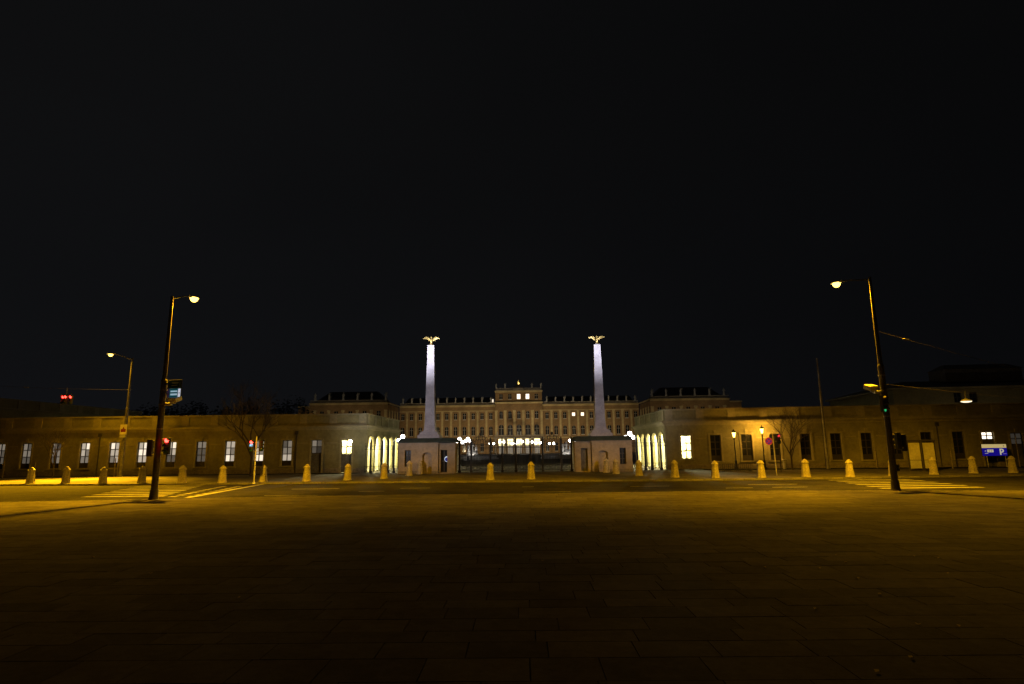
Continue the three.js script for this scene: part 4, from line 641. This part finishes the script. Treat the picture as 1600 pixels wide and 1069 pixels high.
// ================================================================ SPAN WIRES AND PENDANT LAMP
function wire(name, label, a, b, sag, fit) {
  const t = thing(name, label, 'wire'), pts = []; for (let i = 0; i <= 14; i++) { const k = i / 14; pts.push(a.clone().lerp(b, k).add(new THREE.Vector3(0, -4 * sag * k * (1 - k), 0))); }
  part('cable', new THREE.TubeGeometry(new THREE.CatmullRomCurve3(pts), 40, 0.012, 5), M.mast, t);
  for (const k of fit) { const i = Math.floor(k * 14), p = pts[i], q = pts[i + 1], v = q.clone().sub(p).normalize(); part('insulator', bar(p.clone().addScaledVector(v, -0.25), p.clone().addScaledVector(v, 0.25), 0.045, 0.045, 8), M.steel, t); }
  return pts;
}
{
  const a = new THREE.Vector3(b2.x, hAt(199, 609, b2.z), b2.z), b = D(-130, 594, 60); wire('span_wire', 'thin overhead wire from the pale mast carrying the hanging signals', a, b, 0.25, [0.07, 0.55]);
  const m = thing('end_mast', 'grey steel mast holding the outer end of the signal wire', 'mast', [b.x, 0, b.z]); part('pole', cyl(0.15, 0.1, -0.02, b.y + 0.6, 0, 0, 14), M.steel, m); part('foot', cyl(0.24, 0.22, -0.02, 0.3, 0, 0, 14), M.steel, m);
  const c = new THREE.Vector3(b3.x, hAt(1368, 517, b3.z), b3.z), e = D(1840, 632, 50); wire('span_wire', 'thin overhead wire leaving the top of the mast with the green signal', c, e, 0.3, [0.08]);
  const m2 = thing('end_mast', 'grey steel mast holding the wires of the pendant lamp', 'mast', [e.x, 0, e.z]); part('pole', cyl(0.15, 0.1, -0.02, e.y + 0.8, 0, 0, 14), M.steel, m2); part('foot', cyl(0.24, 0.22, -0.02, 0.3, 0, 0, 14), M.steel, m2);
  const c2 = new THREE.Vector3(b3.x, hAt(1377, 600, b3.z), b3.z), e2 = e.clone(); e2.y -= 0.5; const pts = wire('span_wire', 'thin overhead wire from the mast carrying the pendant lamp', c2, e2, 0.15, []);
  const q = D(1510, 627, 36.5); let best = pts[0]; for (const p of pts) if (Math.abs(p.z - q.z) < Math.abs(best.z - q.z)) best = p;
  const t = thing('pendant_lamp', 'oval pale lamp hanging from a street wire above the lanterns wing', 'street lamp', q); part('shade', [lathe([[0.3, 0.0], [0.27, 0.06], [0.12, 0.13], [0.001, 0.14]], 24), bar([0, 0.14, 0], [0, Math.max(0.3, best.y - q.y), 0], 0.012)], M.mast, t); part('diffuser', lathe([[0.295, -0.004], [0.25, -0.05], [0.12, -0.08], [0.001, -0.085]], 24), glow([1, 0.86, 0.6], 1.6), t);
}
// ================================================================ TREES
function bareTree(p, h, spread, label, seed0, group, m = M.bark) {
  const s0 = seed; seed = seed0; const t = thing('bare_tree', label, 'tree', p, 0, group), tr = [], cr = [];
  const grow = (a, dir, len, r, lvl) => {
    const b = a.clone().addScaledVector(dir, len); (lvl < 2 ? tr : cr).push(bar(a, b, r, r * 0.68, lvl < 2 ? 7 : 4)); if (lvl > 6) return;
    const n = lvl === 0 ? 5 : rnd() < 0.55 ? 3 : 2;
    for (let i = 0; i < n; i++) { const q = new THREE.Vector3(rr(-1, 1), rr(-0.15, 0.75), rr(-1, 1)).normalize(); grow(a.clone().lerp(b, i ? rr(0.55, 1) : 1), dir.clone().multiplyScalar(1.05).addScaledVector(q, spread).normalize(), len * rr(0.6, 0.82), r * 0.62, lvl + 1); }
  };
  grow(new THREE.Vector3(0, -0.02, 0), new THREE.Vector3(rr(-0.04, 0.04), 1, rr(-0.04, 0.04)).normalize(), h * 0.34, h * 0.016, 0);
  part('trunk', tr, m, t); part('crown', cr, m, t).userData.kind = 'stuff'; seed = s0;
}
bareTree([D(394, 705, 62.5).x, 0, -62.5], 9.0, 0.75, 'bare winter tree with a fine twig crown behind the bright red signal', 11);
bareTree([D(1236, 705, 62).x, 0, -62], 6.4, 0.7, 'small bare tree between flagpole and no-stopping sign', 23);
bareTree([D(87, 705, 63).x, 0, -63], 5.0, 0.6, 'thin young bare tree before the dim windows', 31);
for (const [px, d, h] of [[225, 150, 15], [262, 160, 16], [300, 155, 16.5], [345, 165, 15.5], [385, 160, 17], [432, 170, 17], [460, 185, 20], [1180, 185, 14], [1215, 190, 13.5], [1330, 160, 13]]) {
  const p = D(px, 705, d), t = thing('park_tree', px < 700 ? 'dark evergreen tree showing above the roof of the dim windowed wing' : 'dark evergreen tree showing above the roof of the lanterns wing', 'tree', [p.x, 0, p.z], rr(0, 6), px < 700 ? 'trees behind the dim windowed wing' : 'trees behind the lanterns wing');
  part('trunk', [cyl(0.35, 0.2, -0.02, h * 0.6, 0, 0, 8), bar([0, h * 0.35, 0], [1.6, h * 0.6, 0.5], 0.14, 0.06), bar([0, h * 0.4, 0], [-1.5, h * 0.65, -0.4], 0.14, 0.06)], M.bark, t);
  const lf = []; for (let i = 0; i < 900; i++) { const u = rr(-1, 1), a = rr(0, 6.283), q = Math.sqrt(1 - u * u), k = Math.cbrt(rr(0.2, 1)) * (0.82 + 0.25 * Math.sin(a * 3 + u * 5)); const g = new THREE.PlaneGeometry(0.5, 0.32); g.rotateX(rr(0, 3)); g.rotateY(rr(0, 3)); g.translate(k * q * Math.cos(a) * h * 0.27, h * 0.66 + k * u * h * 0.34, k * q * Math.sin(a) * h * 0.27); lf.push(g); }
  part('crown', lf, M.needle, t).userData.kind = 'stuff';
}
{ // scattered leaves on the plaza, and a gully cover in the road
  const lv = []; for (const [x, y] of [[1195, 888], [1305, 868], [1322, 880], [1340, 905], [1430, 870], [1375, 930], [1275, 953], [1435, 977], [1497, 980], [1425, 1030], [1372, 1052], [1405, 790], [372, 935], [235, 897], [145, 872], [848, 877], [1280, 889], [1465, 873], [1480, 897]]) { const p = G(x, y), g = new THREE.PlaneGeometry(0.07, 0.05, 2, 1), q = g.attributes.position; for (let i = 0; i < q.count; i++) q.setZ(i, Math.abs(q.getX(i)) * 0.5); g.rotateX(-Math.PI / 2); g.rotateY(rr(0, 6)); g.translate(p.x, 0.012, p.z); lv.push(g); }
  const o = part('fallen_leaves', lv, mat([0.3, 0.22, 0.09], 0.8)); o.userData.kind = 'stuff'; tag(o, 'few dry fallen leaves scattered over the plaza slabs', 'leaves');
  const p = G(1232, 763.5, ROAD), t = thing('gully_cover', 'small dark iron gully cover in the road near the kerb', 'drain cover', [p.x, ROAD, p.z]); part('frame', rb(-0.3, 0.3, -0.05, 0.008, -0.3, 0.3, 0.004), M.iron, t); for (let i = -2; i <= 2; i++) part('bar', bx(-0.24, 0.24, 0.0085, 0.018, i * 0.1 - 0.03, i * 0.1 + 0.03), M.iron, t);
}
scene.traverse((o) => { if (o.isMesh) { o.castShadow = true; o.receiveShadow = true; } });
renderer.render(scene, camera);
